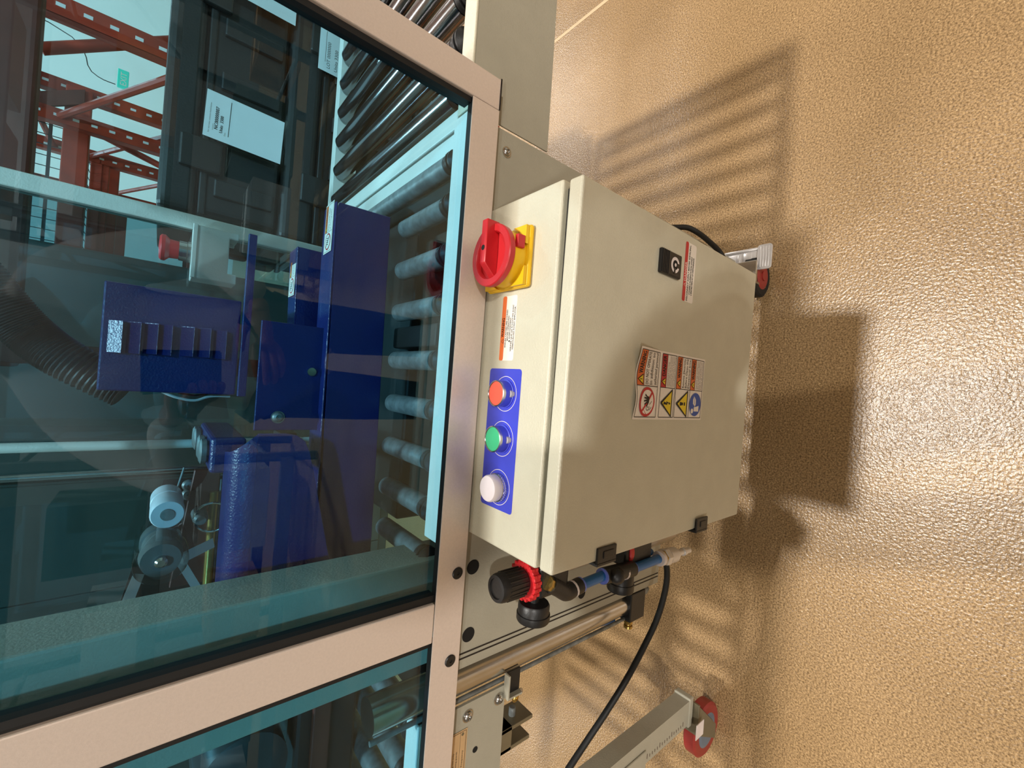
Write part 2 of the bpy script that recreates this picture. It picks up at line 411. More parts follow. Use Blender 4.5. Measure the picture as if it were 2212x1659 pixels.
#@@PARTS
# ------------------------------------------------------------------ outfeed conveyor (right)
oc = thing('roller_conveyor', (.58, .72, 0), 'outfeed roller conveyor with grey side plates right of the guard', 'conveyor', None)
pts = [(.336, .786)]
def rc(cx, cz, r, a0, a1, n=5): return [(cx+r*math.cos(math.radians(a0+(a1-a0)*k/n)), cz+r*math.sin(math.radians(a0+(a1-a0)*k/n))) for k in range(n+1)]
pts = rc(.356, .806, .012, 180, 270)+rc(.826-.03, .818, .02, 270, 360)+[(.816, .922), (.336, .922), (.336, .794), (.344, .794)]
B('machine_grey').prism([(x, .4505, z) for x, z in ([(.336, .922), (.336, .7915)]+rc(.344, .800, .0085, 250, 270, 2)+rc(.806, .817, .02, 270, 360)+[(.826, .922)])], (0, .002, 0)).build('side_plate', oc)
B('beige').box((.336, .4505, .922), (.826, .478, .9258), .0014).build('side_rail', oc)
B('pale_paint').box((.327, .484, .80), (.352, .995, .9215), .002).build('end_plate', oc)
B('pale_paint').box((.80, .478, .80), (.826, .995, .9215), .002).build('end_plate', oc)
B('machine_grey').box((.802, 1.003, .80), (.826, 1.02, .92), .001).build('side_plate', oc)
r0 = roller_mesh('roller', oc, .378, .502, .990, .9145, .0168, 'roller_steel')
ctr = Vector((.378, .7435, .901))
for x in (.442, .506, .570, .634, .698, .762): copy_to(r0, oc, (x, .746, .9145))
B('crate_orange').box((.405, .56, .80), (.415, .98, .806)).build('belt_strip', oc, label='thin orange drive strip under the rollers')
# ------------------------------------------------------------------ infeed conveyor (left)
ic = thing('roller_conveyor', (-.62, .72, 0), 'infeed roller conveyor with bolted grey side plate left of the cylinder', 'conveyor')
B('machine_grey').prism([(-.436, .462, .786), (-.95, .462, .782), (-.95, .462, .922), (-.436, .462, .922)], (0, .004, 0)).build('side_plate', ic)
B('pale_paint').box((-.95, .463, .9222), (-.436, .493, .9258), .0014).build('side_rail', ic)
for px, py in ((1010, 1546), (1077, 1509)):
    c = aty(px, py, .462); bolt((c.x, .462, c.z), .0075, ic)
c = aty(1027, 1620, .461); B('black_hole').lathe((c.x, .4622, c.z), (0, -1, 0), [(0, .0042), (.0006, .0042)], 16).build('bolt_hole', ic)
ri = roller_mesh('roller', ic, -.46, .512, .985, .9125, .0160, 'zinc')
for k in range(1, 8): copy_to(ri, ic, (-.46-.066*k, .7485, .9125))
B('machine_grey').box((-.95, .996, .80), (-.378, 1.0, .926), .001).build('side_plate', ic)
# nameplate on the infeed plate
npb = MB(); F = Face(aty(1009, 1574, .4615), (-1, 0, 0), (0, 0, 1), npb)
F = Face((aty(1009, 1572, .4612).x-.12, .4612, aty(1009, 1572, .4612).z-.001), (1, 0, 0), (0, 0, 1), npb)
F.rect(0, 0, .12, .07, 0, 'plate_tan').frame(.002, .002, .118, .068, .0006, 1, 'ink')
F.line(.002, .011, .118, .011, .0004, 1, 'ink'); F.frame(.060, .024, .112, .060, .0003, 1, 'ink_grey'); F.line(.060, .033, .112, .033, .0004, 1, 'ink'); F.line(.060, .046, .112, .046, .0003, 1, 'ink_grey')
F.text('Serial No.', .030, .036, .0038, 1, 'ink'); F.text('Volts', .040, .026, .0034, 1, 'ink'); F.text('Made for industrial packaging use only', .022, .0195, .0022, 1, 'ink', .072)
F.text('Disconnect supply before opening guards', .022, .0148, .0022, 1, 'ink', .072); F.text('Rated voltage   Phase   Frequency', .018, .0052, .0026, 1, 'ink', .074)
F.disc(.1145, .0075, .0022, 2, 'olive_metal')
npb.build('nameplate', ic, label='tan nameplate with dark lines of small print')
# bracket with clamps under the infeed plate
YB = .472
Ct = aty(1088, 1580, YB); Cb = aty(1151, 1542, YB); zt0, zb0 = .800, Cb.z; xr = (Ct.x+Cb.x)/2
wb = aty(1107, 1572, YB).z; lo = aty(1105, 1605, YB); xl = aty(1086, 1631, YB).x
B('olive_metal').box((xr-.006, YB, zb0), (xr, YB+.040, zt0), .0008).box((xl, YB, zb0+.004), (xl+.006, YB+.040, zt0), .0008).box((xl, YB, wb), (xr, YB+.040, zt0-.0005), .0008).build('clamp_bracket', ic, label='olive steel U-shaped bracket with a lock pin')
q = aty(1107, 1524, YB+.018)
B('zinc').lathe((xr-.0005, YB+.018, q.z), (1, 0, 0), [(0, .0055), (.012, .0055), (.013, .0045)], 18).build('lock_pin', ic)
B('machine_grey').box((-.453, .451, .786), (-.418, .462, .789), .0006).box((-.453, .451, .761), (-.450, .462, .7862), .0006).use('dark_machine').box((-.450, .459, .761), (-.418, .4615, .786)).build('angle_bracket', ic)
bolt((-.472, .470, .757), .0055, ic, (0, -1, 0), m='brass'); bolt((-.462, .466, .752), .0045, ic, (0, -1, 0), m='steel')
# leg with caster at the infeed end
lg = B('machine_grey').prism([(-.785, .478, .175), (-.727, .478, .175), (-.727, .478, .782), (-.785, .478, .782)], (0, .004, 0)).box((-.731, .482, .175), (-.727, .515, .782)).box((-.785, .482, .175), (-.781, .515, .782))
LG = lg.build('leg', ic)
sc = B('ink_grey')
for k in range(26): sc.box((-.776, .4774, .20+k*.010), (-.770-(.004 if k % 5 == 0 else 0)*-1, .4782, .2018+k*.010))
sc.build('height_scale', LG)
B('machine_grey').box((-.80, .474, .36), (-.752, .478, .78), .002).build('leg_sleeve', ic)
B('machine_grey').box((-.792, .476, .158), (-.722, .518, .176), .003).build('foot_cap', LG)
B('dark_machine').box((-.446, .515, .862), (-.384, .985, .90), .003).build('end_plate', ic)
cw = caster(ic, (-.848, .495, .066), .066, 'caster_red', 'caster_hub', 0)
f = B('olive_metal'); f.prism([(-.862, .463, .055), (-.826, .463, .055), (-.742, .463, .152), (-.812, .463, .152)], (0, .004, 0)); f.prism([(-.862, .523, .055), (-.826, .523, .055), (-.742, .523, .152), (-.812, .523, .152)], (0, .004, 0)); f.box((-.812, .463, .150), (-.738, .527, .156), .001)
f.build('caster_fork', ic)
tg = B('white_plastic'); tg.box((-.800, .452, .150), (-.765, .4535, .185)); tg.build('paper_tag', ic, label='white tag tucked beside the caster fork')
# ------------------------------------------------------------------ guard
gd = thing('safety_guard', (0, .45, .85), 'aluminium framed safety guard with tinted blue-green glass panes', 'guard')
al = 'aluminium'
B(al).box((-1.1, .43, .8945), (.3368, .4316, .9338), .0005).box((-1.1, .4316, .8945), (.3368, .4480, .9225), .001).build('bottom_rail', gd)
B(al).box((.3375, .43, .8945), (.3755, .4498, 1.53), .0015).build('corner_post', gd)
B(al).box((-.3105, .43, .9345), (-.264, .4498, 1.49), .0015).build('middle_post', gd)
B(al).box((-1.1, .43, 1.492), (.3368, .4498, 1.53), .0015).build('top_rail', gd)
B(al).box((.3375, .472, 1.492), (.3755, .98, 1.53), .0015).build('top_rail', gd)
for a, c in ((-.2638, .3373), (-1.1, -.3107)):
    gk = B('rubber')
    gk.box((a, .4318, .9228), (c, .4415, .9332)).box((a, .4345, 1.48), (c, .4490, 1.4918)).box((a, .4345, .9335), (a+.0085, .4490, 1.4798)).box((c-.0065, .4345, .9335), (c, .4490, 1.4798))
    gko = gk.build('gasket', gd)
    B('tinted_glass').box((a+.007, .4425, .926), (c-.005, .4465, 1.4815)).build('glass_pane', gd)
for px, py in ((988, 1238), (972, 1427)):
    c = aty(px, py, .43)
    B('black_plastic').lathe((c.x, .4302, c.z), (0, -1, 0), [(0, .0072), (.0012, .0072), (.002, .0062), (.002, .002), (.0012, .0018)], 24).build('screw_cap', gd)
B('ink').box((.3376, .4293, .8938), (.3762, .4302, .8955)).build('corner_seam', gd)
B('pale_paint').box((.245, 1.0, .93), (.272, 1.03, 1.53), .002).build('rear_post', gd)
B('pale_paint').box((-1.1, 1.0, 1.492), (.244, 1.03, 1.53), .002).build('rear_rail', gd)
B('smoked_glass').box((-1.1, 1.012, .93), (.2449, 1.016, 1.4915)).build('rear_pane', gd)
for x in (-.152,): pass
# ------------------------------------------------------------------ control box
bx = thing('control_box', (.013, .38, .452), 'beige steel control box with a door lock and warning stickers', 'control box')
b_ = B('beige').box((-.188, .3125, .452), (.2165, .4475, .891), .003, seg=3); b_.build('body', bx)
B('rubber').box((-.180, .304, .460), (.208, .3128, .883)).build('door_seal', bx)
dr = B('beige').box((-.1995, -.0092, -.2195), (.1995, .0092, .2195), .0028, seg=3)
dc = Vector((.0131, .2985, .6715))
DROT = Matrix.Rotation(-.0062, 3, 'Z') @ Matrix.Rotation(.0016, 3, 'Y') @ Matrix.Rotation(.0089, 3, 'X')
dr.v = [DROT @ v + dc for v in dr.v]
DOOR = dr.build('door', bx)
DX = DROT @ Vector((1, 0, 0)); DZ = DROT @ Vector((0, 0, 1)); DN = DROT @ Vector((0, -1, 0))
DF = dc+DN*.0093
def dpt(px, py):
    d = ray(px, py); o = Vector((0, 0, CAMH)); t = (DF-o).dot(DN)/d.dot(DN); q = o+d*t-DF
    return q.dot(DX), q.dot(DZ)
def dface(x, y, mb): return Face(DF+DX*x+DZ*y, DX, DZ, mb)
# hinges
for (a, c) in (((1288, 1188), (1329, 1173)), ((1500, 1120), (1523, 1113))):
    x0, z0 = dpt(*a); x1, z1 = dpt(*c)
    z0, z1 = max(z0, z1), min(z0, z1)
    h = B('black_plastic')
    o = DF+DX*(-.1995); 
    h.box((o.x-.003, DF.y-.0025, .6715+z1), (o.x+.0155, DF.y+.0005, .6715+z0), .001)
    h.box((o.x-.005, DF.y-.0025, .6715+z1), (o.x-.0004, .330, .6715+z0), .001)
    h.box((o.x+.003, DF.y-.0035, .6715+z1+.006), (o.x+.011, DF.y-.002, .6715+z0-.010), .0006)
    h.build('hinge', bx)
# latch
x0, z0 = dpt(1421, 561); x1, z1 = dpt(1466, 576)
cx, cz = (dpt(1425, 535)[0]+dpt(1419, 586)[0])/2, (dpt(1422, 560)[1]+dpt(1466, 576)[1])/2
L = B('black_plastic'); P0 = DF+DX*cx+DZ*cz
hw, hh = .0150, .0235
L.box((P0.x-hw, P0.y-.0045, P0.z-hh), (P0.x+hw, P0.y+.0005, P0.z+hh), .0018)
for k in range(5): L.box((P0.x-hw+.001, P0.y-.0056, P0.z+hh-.0035-k*.0033), (P0.x+hw-.001, P0.y-.0040, P0.z+hh-.0018-k*.0033), .0004)
LA = L.build('latch', DOOR)
LK = MB(); F = Face(P0+DN*.0048-DZ*.0075, DX, DZ, LK)
F.disc(0, 0, .0098, 0, 'white_plastic').disc(0, 0, .0060, 1, 'black_hole')
F.poly([(-.0028, -.0105), (.0028, -.0105), (.0028, -.004), (-.0028, -.004)], 2, 'black_plastic').poly([(-.0105, -.0010), (-.004, -.0010), (-.004, .0025), (-.0105, .0030)], 2, 'black_plastic').disc(0, 0, .0022, 3, 'white_plastic')
LK.build('keyhole', DOOR, label='pale round key slot in the black latch')
# danger sticker on the door
x0, z1 = dpt(1471, 648); x1, z0 = dpt(1505, 532)
sx, sz = dpt(1497, 655); ex, ez = dpt(1481, 523)
Wd, Hd = .077, .0285
sb = MB(); F = dface(.1125, dpt(1500, 590)[1]-.001, sb)
F.rrect(0, 0, Wd, Hd, .003, 0, 'sticker_white').rrect(0, Hd-.0075, Wd, Hd, .0025, 1, 'sticker_red')
F.tri(.0215, Hd-.0062, .0044, 2, 'sticker_white', 'sticker_red', False).text('DANGER', .026, Hd-.0062, .0046, 2, 'sticker_white', .025)
F.text('DISCONNECT SUPPLY BEFORE SERVICING.', .0015, .0148, .0037, 1, 'ink', Wd-.004, bold=.00012)
F.text("COUPER L'ALIMENTATION AVANT", .0105, .0092, .0034, 1, 'ink', .050, bold=.00012)
F.text("L'ENTRETIEN ET LE DEPANNAGE.", .0105, .0042, .0034, 1, 'ink', .050, bold=.00012)
sb.build('danger_sticker', DOOR, label='red and white danger sticker with three lines of print')
# four-row warning sign
sb = MB(); ox, oz = dpt(1513, 905); F = dface(-.0430, dpt(1518, 840)[1], sb)
SW, SH = .0855, .1675
rows = [(.1160, .1675), (.0745, .1145), (.0370, .0735), (0, .0360)]
WV = lambda x, y: .0002+max(0, min(1, (y-.118)/.05))*(.0016*(1+math.sin(x*115-1.2))+.0035*max(0, (x-.060)/.026)**2)
for (y0, y1) in ((.1152, SH), (0, .1158)):
    n = 16; F.wave = WV if y0 else None
    for k in range(n):
        for q in range(4 if y0 else 1):
            ya, yb = y0+(y1-y0)*q/(4 if y0 else 1), y0+(y1-y0)*(q+1)/(4 if y0 else 1); F.rect(SW*k/n, ya, SW*(k+1)/n, yb, 0 if y0 else 1, 'sticker_white')
PX = .0405
hdr = ['WARNING', 'DANGER', 'WARNING', 'WARNING']; hc = ['sticker_orange', 'sticker_red', 'sticker_orange', 'sticker_orange']
body = [['DO NOT OPERATE', 'In addition to', 'authorized personnel'],
        ['HAZARDOUS VOLTAGE', 'Observe safety rules by professional', 'personnel only repair & maintain', 'Contact with power is dangerous', 'Turn off power before servicing'],
        ['Remove Electricity', 'Before Open the', 'Electrical box'],
        ['Keep hands clear of moving parts', 'Stop the machine before cleaning', 'Read the manual before use', 'Follow all instructions']]
for i, (y0, y1) in enumerate(rows):
    a, c = y0+.0030, y1-.0026
    if i > 1: c = y1+.0010
    if i == 2: a = y0
    Hr = c-a; hb = .0150 if i == 0 else .0122
    F.wave = WV if i == 0 else None
    for k in range(10): F.rect(PX+(SW-.003-PX)*k/10, c-hb, PX+(SW-.003-PX)*(k+1)/10, c, 3, hc[i])
    F.line(PX, c-hb, SW-.003, c-hb, .0007, 4, 'ink')
    F.frame(.0030, a, SW-.003, c, .0008, 4, 'ink').line(PX, a, PX, c, .0008, 4, 'ink')
    F.tri(PX+.0075, c-hb+.002, hb*.72, 5)
    F.text(hdr[i], PX+.0145, c-hb*.78, hb*.60, 5, 'ink', .0255, bold=.0002)
    bl = body[i]; th = (Hr-hb-.004)/len(bl)
    for q, t in enumerate(bl):
        wid = min(.038, len(t)*th*.55*.9)
        F.text(t, PX+.002, c-hb-.0022-th*(q+.80), th*.66, 4, 'ink' if i in (0, 2) else 'ink_grey', wid if i in (1, 3) else min(.0385, len(t)*th*.40))
    mx_, my = PX/2+.001, (a+c)/2
    if i == 0:
        F.disc(mx_, my, .0178, 5, 'sticker_red').disc(mx_, my, .0146, 6, 'sticker_white')
        F.line(mx_-.0118, my+.0105, mx_+.0118, my-.0105, .0032, 7, 'sticker_red')
        hx, hy = mx_+.0025, my+.0002
        F.poly([(hx-.0035, hy-.0035), (hx+.0030, hy-.0045), (hx+.0045, hy-.0010), (hx+.0042, hy+.0020), (hx-.0020, hy+.0024), (hx-.0042, hy)], 8, 'ink')
        for (ax, ay, bx_, by_) in ((-.003, .001, -.0055, .0062), (-.0005, .002, -.0015, .0080), (.0018, .002, .0026, .0078), (.0036, .001, .0064, .0056), (-.0035, -.002, -.0078, .0008)):
            F.line(hx+ax, hy+ay, hx+bx_, hy+by_, .0019, 8, 'ink')
        F.ring(mx_-.0068, my-.0020, .0030, .0037, 8, 'ink', 20, 60, 300).disc(mx_-.0062, my-.0012, .0006, 8, 'ink').disc(mx_-.0062, my-.0030, .0006, 8, 'ink')
        F.line(mx_-.003, my-.0055, mx_+.001, my-.0105, .0006, 8, 'ink').line(mx_-.010, my-.0062, mx_-.006, my-.0105, .0006, 8, 'ink')
    elif i in (1, 2):
        hT = Hr*.80
        F.poly([(mx_-.0185, my-hT*.46), (mx_+.0185, my-hT*.46), (mx_+.0012, my+hT*.52), (mx_-.0012, my+hT*.52)], 5, 'ink')
        F.poly([(mx_-.0150, my-hT*.37), (mx_+.0150, my-hT*.37), (mx_, my+hT*.40)], 6, 'sticker_yellow')
        if i == 1:
            F.poly([(mx_-.0016, my+.0085), (mx_+.0018, my+.0070), (mx_+.0002, my+.0012), (mx_+.0024, my+.0018), (mx_-.0002, my-.0065), (mx_-.0005, my-.0008), (mx_-.0024, my-.0014)], 7, 'ink').poly([(mx_-.0022, my-.0045), (mx_+.0016, my-.0052), (mx_-.0008, my-.0088)], 7, 'ink')
        else:
            F.poly([(mx_-.0026, my+.0065), (mx_+.0026, my+.0065), (mx_+.0015, my-.0020), (mx_-.0015, my-.0020)], 7, 'ink').rect(mx_-.0022, my-.0072, mx_+.0022, my-.0040, 7, 'ink')
    else:
        F.disc(mx_, my, .0160, 5, 'sticker_blue', 32).disc(mx_-.0090, my+.0080, .0034, 6, 'sticker_white')
        F.poly([(mx_-.0095, my+.003), (mx_-.0045, my+.0035), (mx_+.0005, my-.0015), (mx_+.0065, my-.0010), (mx_+.0120, my+.0045), (mx_+.0065, my+.0070), (mx_+.0010, my+.0065), (mx_-.0005, my+.0025), (mx_-.0035, my+.0005), (mx_-.0015, my-.0100), (mx_-.0095, my-.0100)], 6, 'sticker_white')
        F.line(mx_+.0005, my+.0020, mx_+.0115, my+.0043, .0007, 7, 'sticker_blue')
sb.build('warning_sign', DOOR, label='white sign with four warning rows, its top right corner peeling')
# sticker on the top of the box
ZT = .8911
sb = MB(); F = Face((.0275, .3725, ZT), (1, 0, 0), (0, 1, 0), sb)
F.rrect(0, 0, .0755, .0260, .0028, 0, 'sticker_white').rrect(0, .0188, .0755, .0260, .0022, 1, 'sticker_orange')
F.tri(.0225, .0200, .0046, 2, 'ink', 'sticker_orange', False).text('WARNING', .0275, .0202, .0046, 2, 'ink', .0225, bold=.0001)
for q, (t, w_) in enumerate((('ENSURE CASTERS ARE LOCKED', .044), ('BEFORE OPERATING', .029), ('AVERTISSEMENT', .025), ('VERIFIER QUE LES ROULETTES SONT', .054), ('VERROUILLEES AVANT EMPLOYER.', .050))):
    F.text(t, .0375, .0155-q*.0035, .0023, 1, 'ink', w_, 'C', bold=.00008)
F.tri(.0225, .0084, .0026, 2, 'ink', 'ink', False)
sb.build('warning_sticker', bx, label='small orange and white warning sticker on the box top')
# button panel
pb = MB(); F = Face((-.1445, .3555, ZT), (1, 0, 0), (0, 1, 0), pb)
F.rrect(0, 0, .1625, .0585, .004, 0, 'panel_blue')
for bxx in (.1335, .0815, .0255): F.ring(bxx, .0265, .0198, .0204, 2, 'sticker_white', 40)
PB = pb.build('button_panel', bx, label='blue panel with a red button, a green button and a white lamp')
for x, mcap, nm in ((-.011, 'button_red', 'red'), (-.063, 'button_green', 'green')):
    o = B('panel_blue').lathe((x, .382, ZT), (0, 0, 1), [(0, .0165), (.0015, .0165), (.0022, .0150), (.0110, .0148)], 28); 
    o.use('steel').lathe((x, .382, ZT+.0108), (0, 0, 1), [(0, .0150), (.0032, .0150), (.0036, .0138), (.0030, .0134)], 28, True, False)
    o.use('notch_grey').lathe((x+.0005, .3690, ZT+.0002), (0, 0, 1), [(0, .0042), (.0050, .0042)], 18)
    o.use(mcap).lathe((x, .382, ZT+.0105), (0, 0, 1), [(0, .0134), (.0030, .0134), (.0034, .012)], 28)
    o.build('push_button', PB, label=nm+' push button with a steel rim')
o = B('chrome'); x = -.119
o.lathe((x, .3815, ZT), (0, 0, 1), [(0, .0160), (.0055, .0160), (.0060, .0145)], 30)
for k in range(36):
    a = 2*math.pi*k/36; o.box((x+.0158*math.cos(a)-.0006, .3815+.0158*math.sin(a)-.0006, ZT+.0006), (x+.0158*math.cos(a)+.0006, .3815+.0158*math.sin(a)+.0006, ZT+.0050))
o.use('lens_white').lathe((x, .3815, ZT+.006), (0, 0, 1), [(0, .0152), (.0085, .0152), (.0105, .0140), (.0112, .0115), (.0113, .001)], 30)
o.build('pilot_lamp', PB, label='round white indicator lamp on a ribbed chrome ring')
# rotary switch
SX, SY = .1425, .3865
sw = B('yellow_plastic').box((SX-.0345, SY-.0365, ZT), (SX+.0345, SY+.0365, ZT+.0075), .0035)
for sxx in (-1, 1):
    for syy in (-1, 1):
        sw.prism([(SX+sxx*.0325, SY+syy*.0345, ZT+.0075), (SX+sxx*.0325, SY+syy*.012, ZT+.0075), (SX+sxx*.0265, SY+syy*.0225, ZT+.0075), (SX+sxx*.012, SY+syy*.0345, ZT+.0075)], (0, 0, .004))
SWO = sw.build('isolator_switch', bx, label='red rotary isolator switch on a yellow base')
cl = B('yellow_plastic').lathe((SX, SY, ZT+.0075), (0, 0, 1), [(0, .0318), (.014, .0308), (.018, .0290)], 40); 
cl.build('collar', SWO, label='yellow collar')
kn = B('red_plastic').lathe((SX, SY, ZT+.0240), (0, 0, 1), [(0, .0290), (.0008, .0345), (.0075, .0350), (.0088, .0340), (.0088, .0270), (.0078, .0262), (-.010+.012, .0255), (.0015, .001)], 44)
# grip bar across the dish, wedge shaped
kz = ZT+.0240
kn.prism([(SX+.0375, SY-.0045, kz+.0012), (SX+.0375, SY-.0045, kz+.0185), (SX-.0105, SY-.0045, kz+.0185), (SX-.0130, SY-.0045, kz+.0165), (SX-.0270, SY-.0045, kz+.0012)], (0, .0100, 0), .0008)
kn.build('rotary_knob', SWO, label='red knob with a raised grip bar')
B('black_hole').lathe((SX+.006, SY+.0005, kz+.0184), (0, 0, 1), [(0, .0030), (.0003, .0030)], 16).build('grip_hole', SWO)
B('red_plastic').box((SX+.006, SY-.0345, ZT+.012), (SX+.020, SY-.029, ZT+.022), .0008).build('lock_tab', SWO, label='red lock tab')
# ------------------------------------------------------------------ air preparation units
def lat(m, o, ax, prof, n=24): return B(m).lathe(o, ax, prof, n)
ar = thing('air_regulator', (-.245, .385, .79), 'black air regulator with a knob and red ring nut beside the control box', 'regulator')
KT = aty(1075, 1268, .385); KR = aty(1137, 1258, .385)
x, y = -.2425, .388; zt = KT.z; zr = KR.z
kb = B('black_plastic').lathe((x, y, zr+.004), (0, 0, 1), [(0, .0150), (.004, .0165), (zt-zr-.014, .0172), (zt-zr-.008, .0170), (zt-zr-.004, .0155), (zt-zr-.0035, .0118), (zt-zr-.0055, .0112), (zt-zr-.0055, .001)], 28)
for k in range(20):
    a = 2*math.pi*k/20; kb.box((x+.0168*math.cos(a)-.0009, y+.0168*math.sin(a)-.0009, zr+.008), (x+.0168*math.cos(a)+.0009, y+.0168*math.sin(a)+.0009, zt-.010))
kb.build('knob', ar)
rg = B('red_plastic').lathe((x, y, zr-.007), (0, 0, 1), [(0, .021), (.001, .0228), (.010, .0228), (.011, .0215)], 32)
for k in range(18):
    a = 2*math.pi*k/18
    for zz in (.0, .006): rg.box((x+.0228*math.cos(a)-.0018, y+.0228*math.sin(a)-.0018, zr-.006+zz), (x+.0228*math.cos(a)+.0018, y+.0228*math.sin(a)+.0018, zr-.0015+zz))
rg.build('ring_nut', ar, label='red knurled ring nut')
B('black_plastic').box((x-.020, y-.020, zr-.060), (x+.020, y+.020, zr-.008), .004).build('valve_body', ar)
gz = aty(1153, 1310, .375).z
gg = B('black_plastic').lathe((x-.018, y-.006, gz), (-1, 0, 0), [(0, .006), (.010, .006), (.0105, .0185), (.013, .0200), (.023, .0200), (.0235, .0212), (.031, .0212), (.033, .0200), (.033, .001)], 32)
gg.v = [v-Vector((0, 0, .007)) for v in gg.v]; gg.build('pressure_gauge', ar)
B('bowl_plastic').lathe((x+.006, y+.01, zr-.140), (0, 0, 1), [(0, .010), (.006, .0165), (.078, .0170)], 24).build('bowl', ar, label='clear bowl')
# elbow, blue tube, tee, second tube and coupling
def px3(px, py, Y): return aty(px, py, Y)
EY = .368
e1 = px3(1188, 1262, EY); e2 = px3(1222, 1280, EY); e3 = px3(1252, 1264, EY)
el = B('black_plastic').path([e1, e1.lerp(e2, .55), e2, e2.lerp(e3, .5), e3], .0104, 14, 5)
el.use('white_plastic').path([e2.lerp(e3, .45), e2.lerp(e3, .56)], .0108, 14, 2)
el.use('ring_blue').rod(e3, e3+(e3-e2).normalized()*.003, .0100); el.use('brass').rod(e1-(e2-e1).normalized()*.006, e1, .0092, 8)
el.build('elbow_fitting', ar, label='black push-in elbow with a blue collar')
t0 = px3(1258, 1262, EY); t1 = px3(1304, 1243, EY)
tb = thing('air_tube', t0, 'short blue air tube between the elbow fitting and the tee', 'tube', None)
B('tube_blue').path([t0, t0.lerp(t1, .5), t1], .0070, 14, 3).build('tube', tb)
af = thing('air_filter', (-.26, .385, .60), 'black lower air filter with tee fitting and clear bowl', 'filter')
x2, y2 = -.2445, .392
zf = aty(1350, 1200, .385).z
B('black_plastic').box((x2-.020, y2-.020, zf-.055), (x2+.022, y2+.020, zf+.016), .004).build('valve_body', af)
B('red_plastic').lathe((x2, y2, zf-.002), (0, 0, 1), [(0, .0215), (.001, .0232), (.009, .0232), (.010, .0215)], 32).build('ring_nut', af, label='red ring nut')
B('bowl_plastic').lathe((x2+.004, y2+.006, zf-.155), (0, 0, 1), [(0, .008), (.004, .016), (.012, .0185), (.10, .0190)], 24).build('bowl', af, label='clear bowl')
gz = aty(1345, 1262, .38).z
B('black_plastic').lathe((x2-.016, y2-.008, gz), (-1, 0, 0), [(0, .007), (.012, .007), (.0125, .018), (.015, .0195), (.030, .0195), (.0305, .0205), (.041, .0205), (.043, .0195), (.043, .001)], 32).build('pressure_gauge', af)
a0 = px3(1300, 1245, EY); a1 = px3(1318, 1240, EY); a2 = px3(1340, 1236, EY); a3 = px3(1366, 1228, EY)
te = B('ring_blue').rod(a0, a0.lerp(a1, .12), .0110); te.use('black_plastic').rod(a0.lerp(a1, .1), a3, .0114, 18, .001); te.ball(px3(1333, 1244, EY-.012), .0112)
te.rod(px3(1333, 1244, EY-.010), px3(1333, 1240, EY+.03), .0110); te.use('white_plastic').rod(px3(1345, 1235, EY), px3(1348, 1234, EY), .0117); te.use('ring_blue').rod(a3, a3+(a3-a2).normalized()*.0028, .0098)
te.build('tee_fitting', af, label='black push-in tee with blue collars')
u0 = px3(1368, 1228, EY); u1 = px3(1428, 1205, EY)
tb = thing('air_tube', u0, 'pair of blue air tubes between the tee and the silver coupling', 'tube')
B('tube_blue').path([u0, u0.lerp(u1, .5), u1], .0070, 14, 3).build('tube', tb)
B('tube_blue').path([u0+Vector((.006, .012, .004)), px3(1395, 1198, EY+.014), px3(1405, 1192, EY+.018)], .0056, 14, 3).build('tube', tb)
cp = thing('air_coupling', u1, 'silver quick coupling with a white collar at the tube end', 'coupling')
c1 = px3(1422, 1207, EY); c2 = px3(1488, 1188, EY); ad = (c2-c1).normalized(); Lc = (c2-c1).length
B('white_plastic').lathe(c1, ad, [(0, .0075), (.0005, .0118), (.003, .0122), (.008, .0122)], 24).build('collar', cp, label='white collar')
B('brass').lathe(c1+ad*.008, ad, [(0, .0115), (.004, .0115), (.006, .0125)], 6, False).build('hex_nut', cp, label='brass hex nut')
B('pedal_metal').lathe(c1+ad*.013, ad, [(0, .0125), (.002, .0138), (.012, .0138), (.013, .0125)], 6, False).build('hex_nut', cp)
B('pedal_metal').lathe(c1+ad*.026, ad, [(0, .0125), (.022, .0125), (.024, .0085), (.034, .0075), (.036, .0048), (.050, .0048), (.052, .0068), (.058, .0068), (.059, .0050), (Lc-.026, .0050)], 24).build('plug', cp)
# ------------------------------------------------------------------ pneumatic cylinder
pc = thing('pneumatic_cylinder', (-.41, .478, .46), 'long steel pneumatic cylinder with a black end block beside the mast', 'cylinder')
CXx, CYy = -.4080, .482
B('steel').lathe((CXx, CYy, .485), (0, 0, 1), [(0, .0212), (.50, .0212)], 32).build('barrel', pc)
for dx, dy in ((-.0245, -.012),):
    B('zinc').rod((CXx+dx, CYy+dy, .47), (CXx+dx, CYy+dy, .985), .0032, 10).build('tie_rod', pc)
B('black_plastic').box((CXx-.027, CYy-.026, .440), (CXx+.027, CYy+.026, .487), .002).build('end_block', pc)
B('zinc').lathe((CXx+.012, CYy-.008, .440), (0, 0, -1), [(0, .010), (.006, .010), (.0065, .007), (.014, .007), (.0145, .0085), (.024, .0085), (.025, .006), (.034, .005)], 16).build('drain_plug', pc)
fb = B('brass').lathe((CXx-.027, CYy-.006, .462), (-1, 0, 0), [(0, .009), (.006, .009), (.0065, .006), (.010, .006), (.0105, .0085), (.015, .0085), (.0155, .006), (.019, .006), (.0195, .0085), (.024, .0085), (.025, .005)], 16); fb.build('speed_valve', pc)
B('tube_blue').path([(CXx-.026, CYy-.002, .505), (CXx-.023, CYy+.004, .56), (CXx-.012, CYy+.02, .66)], .0045, 10, 4).build('air_hose', pc, label='thin blue air hose behind the barrel')
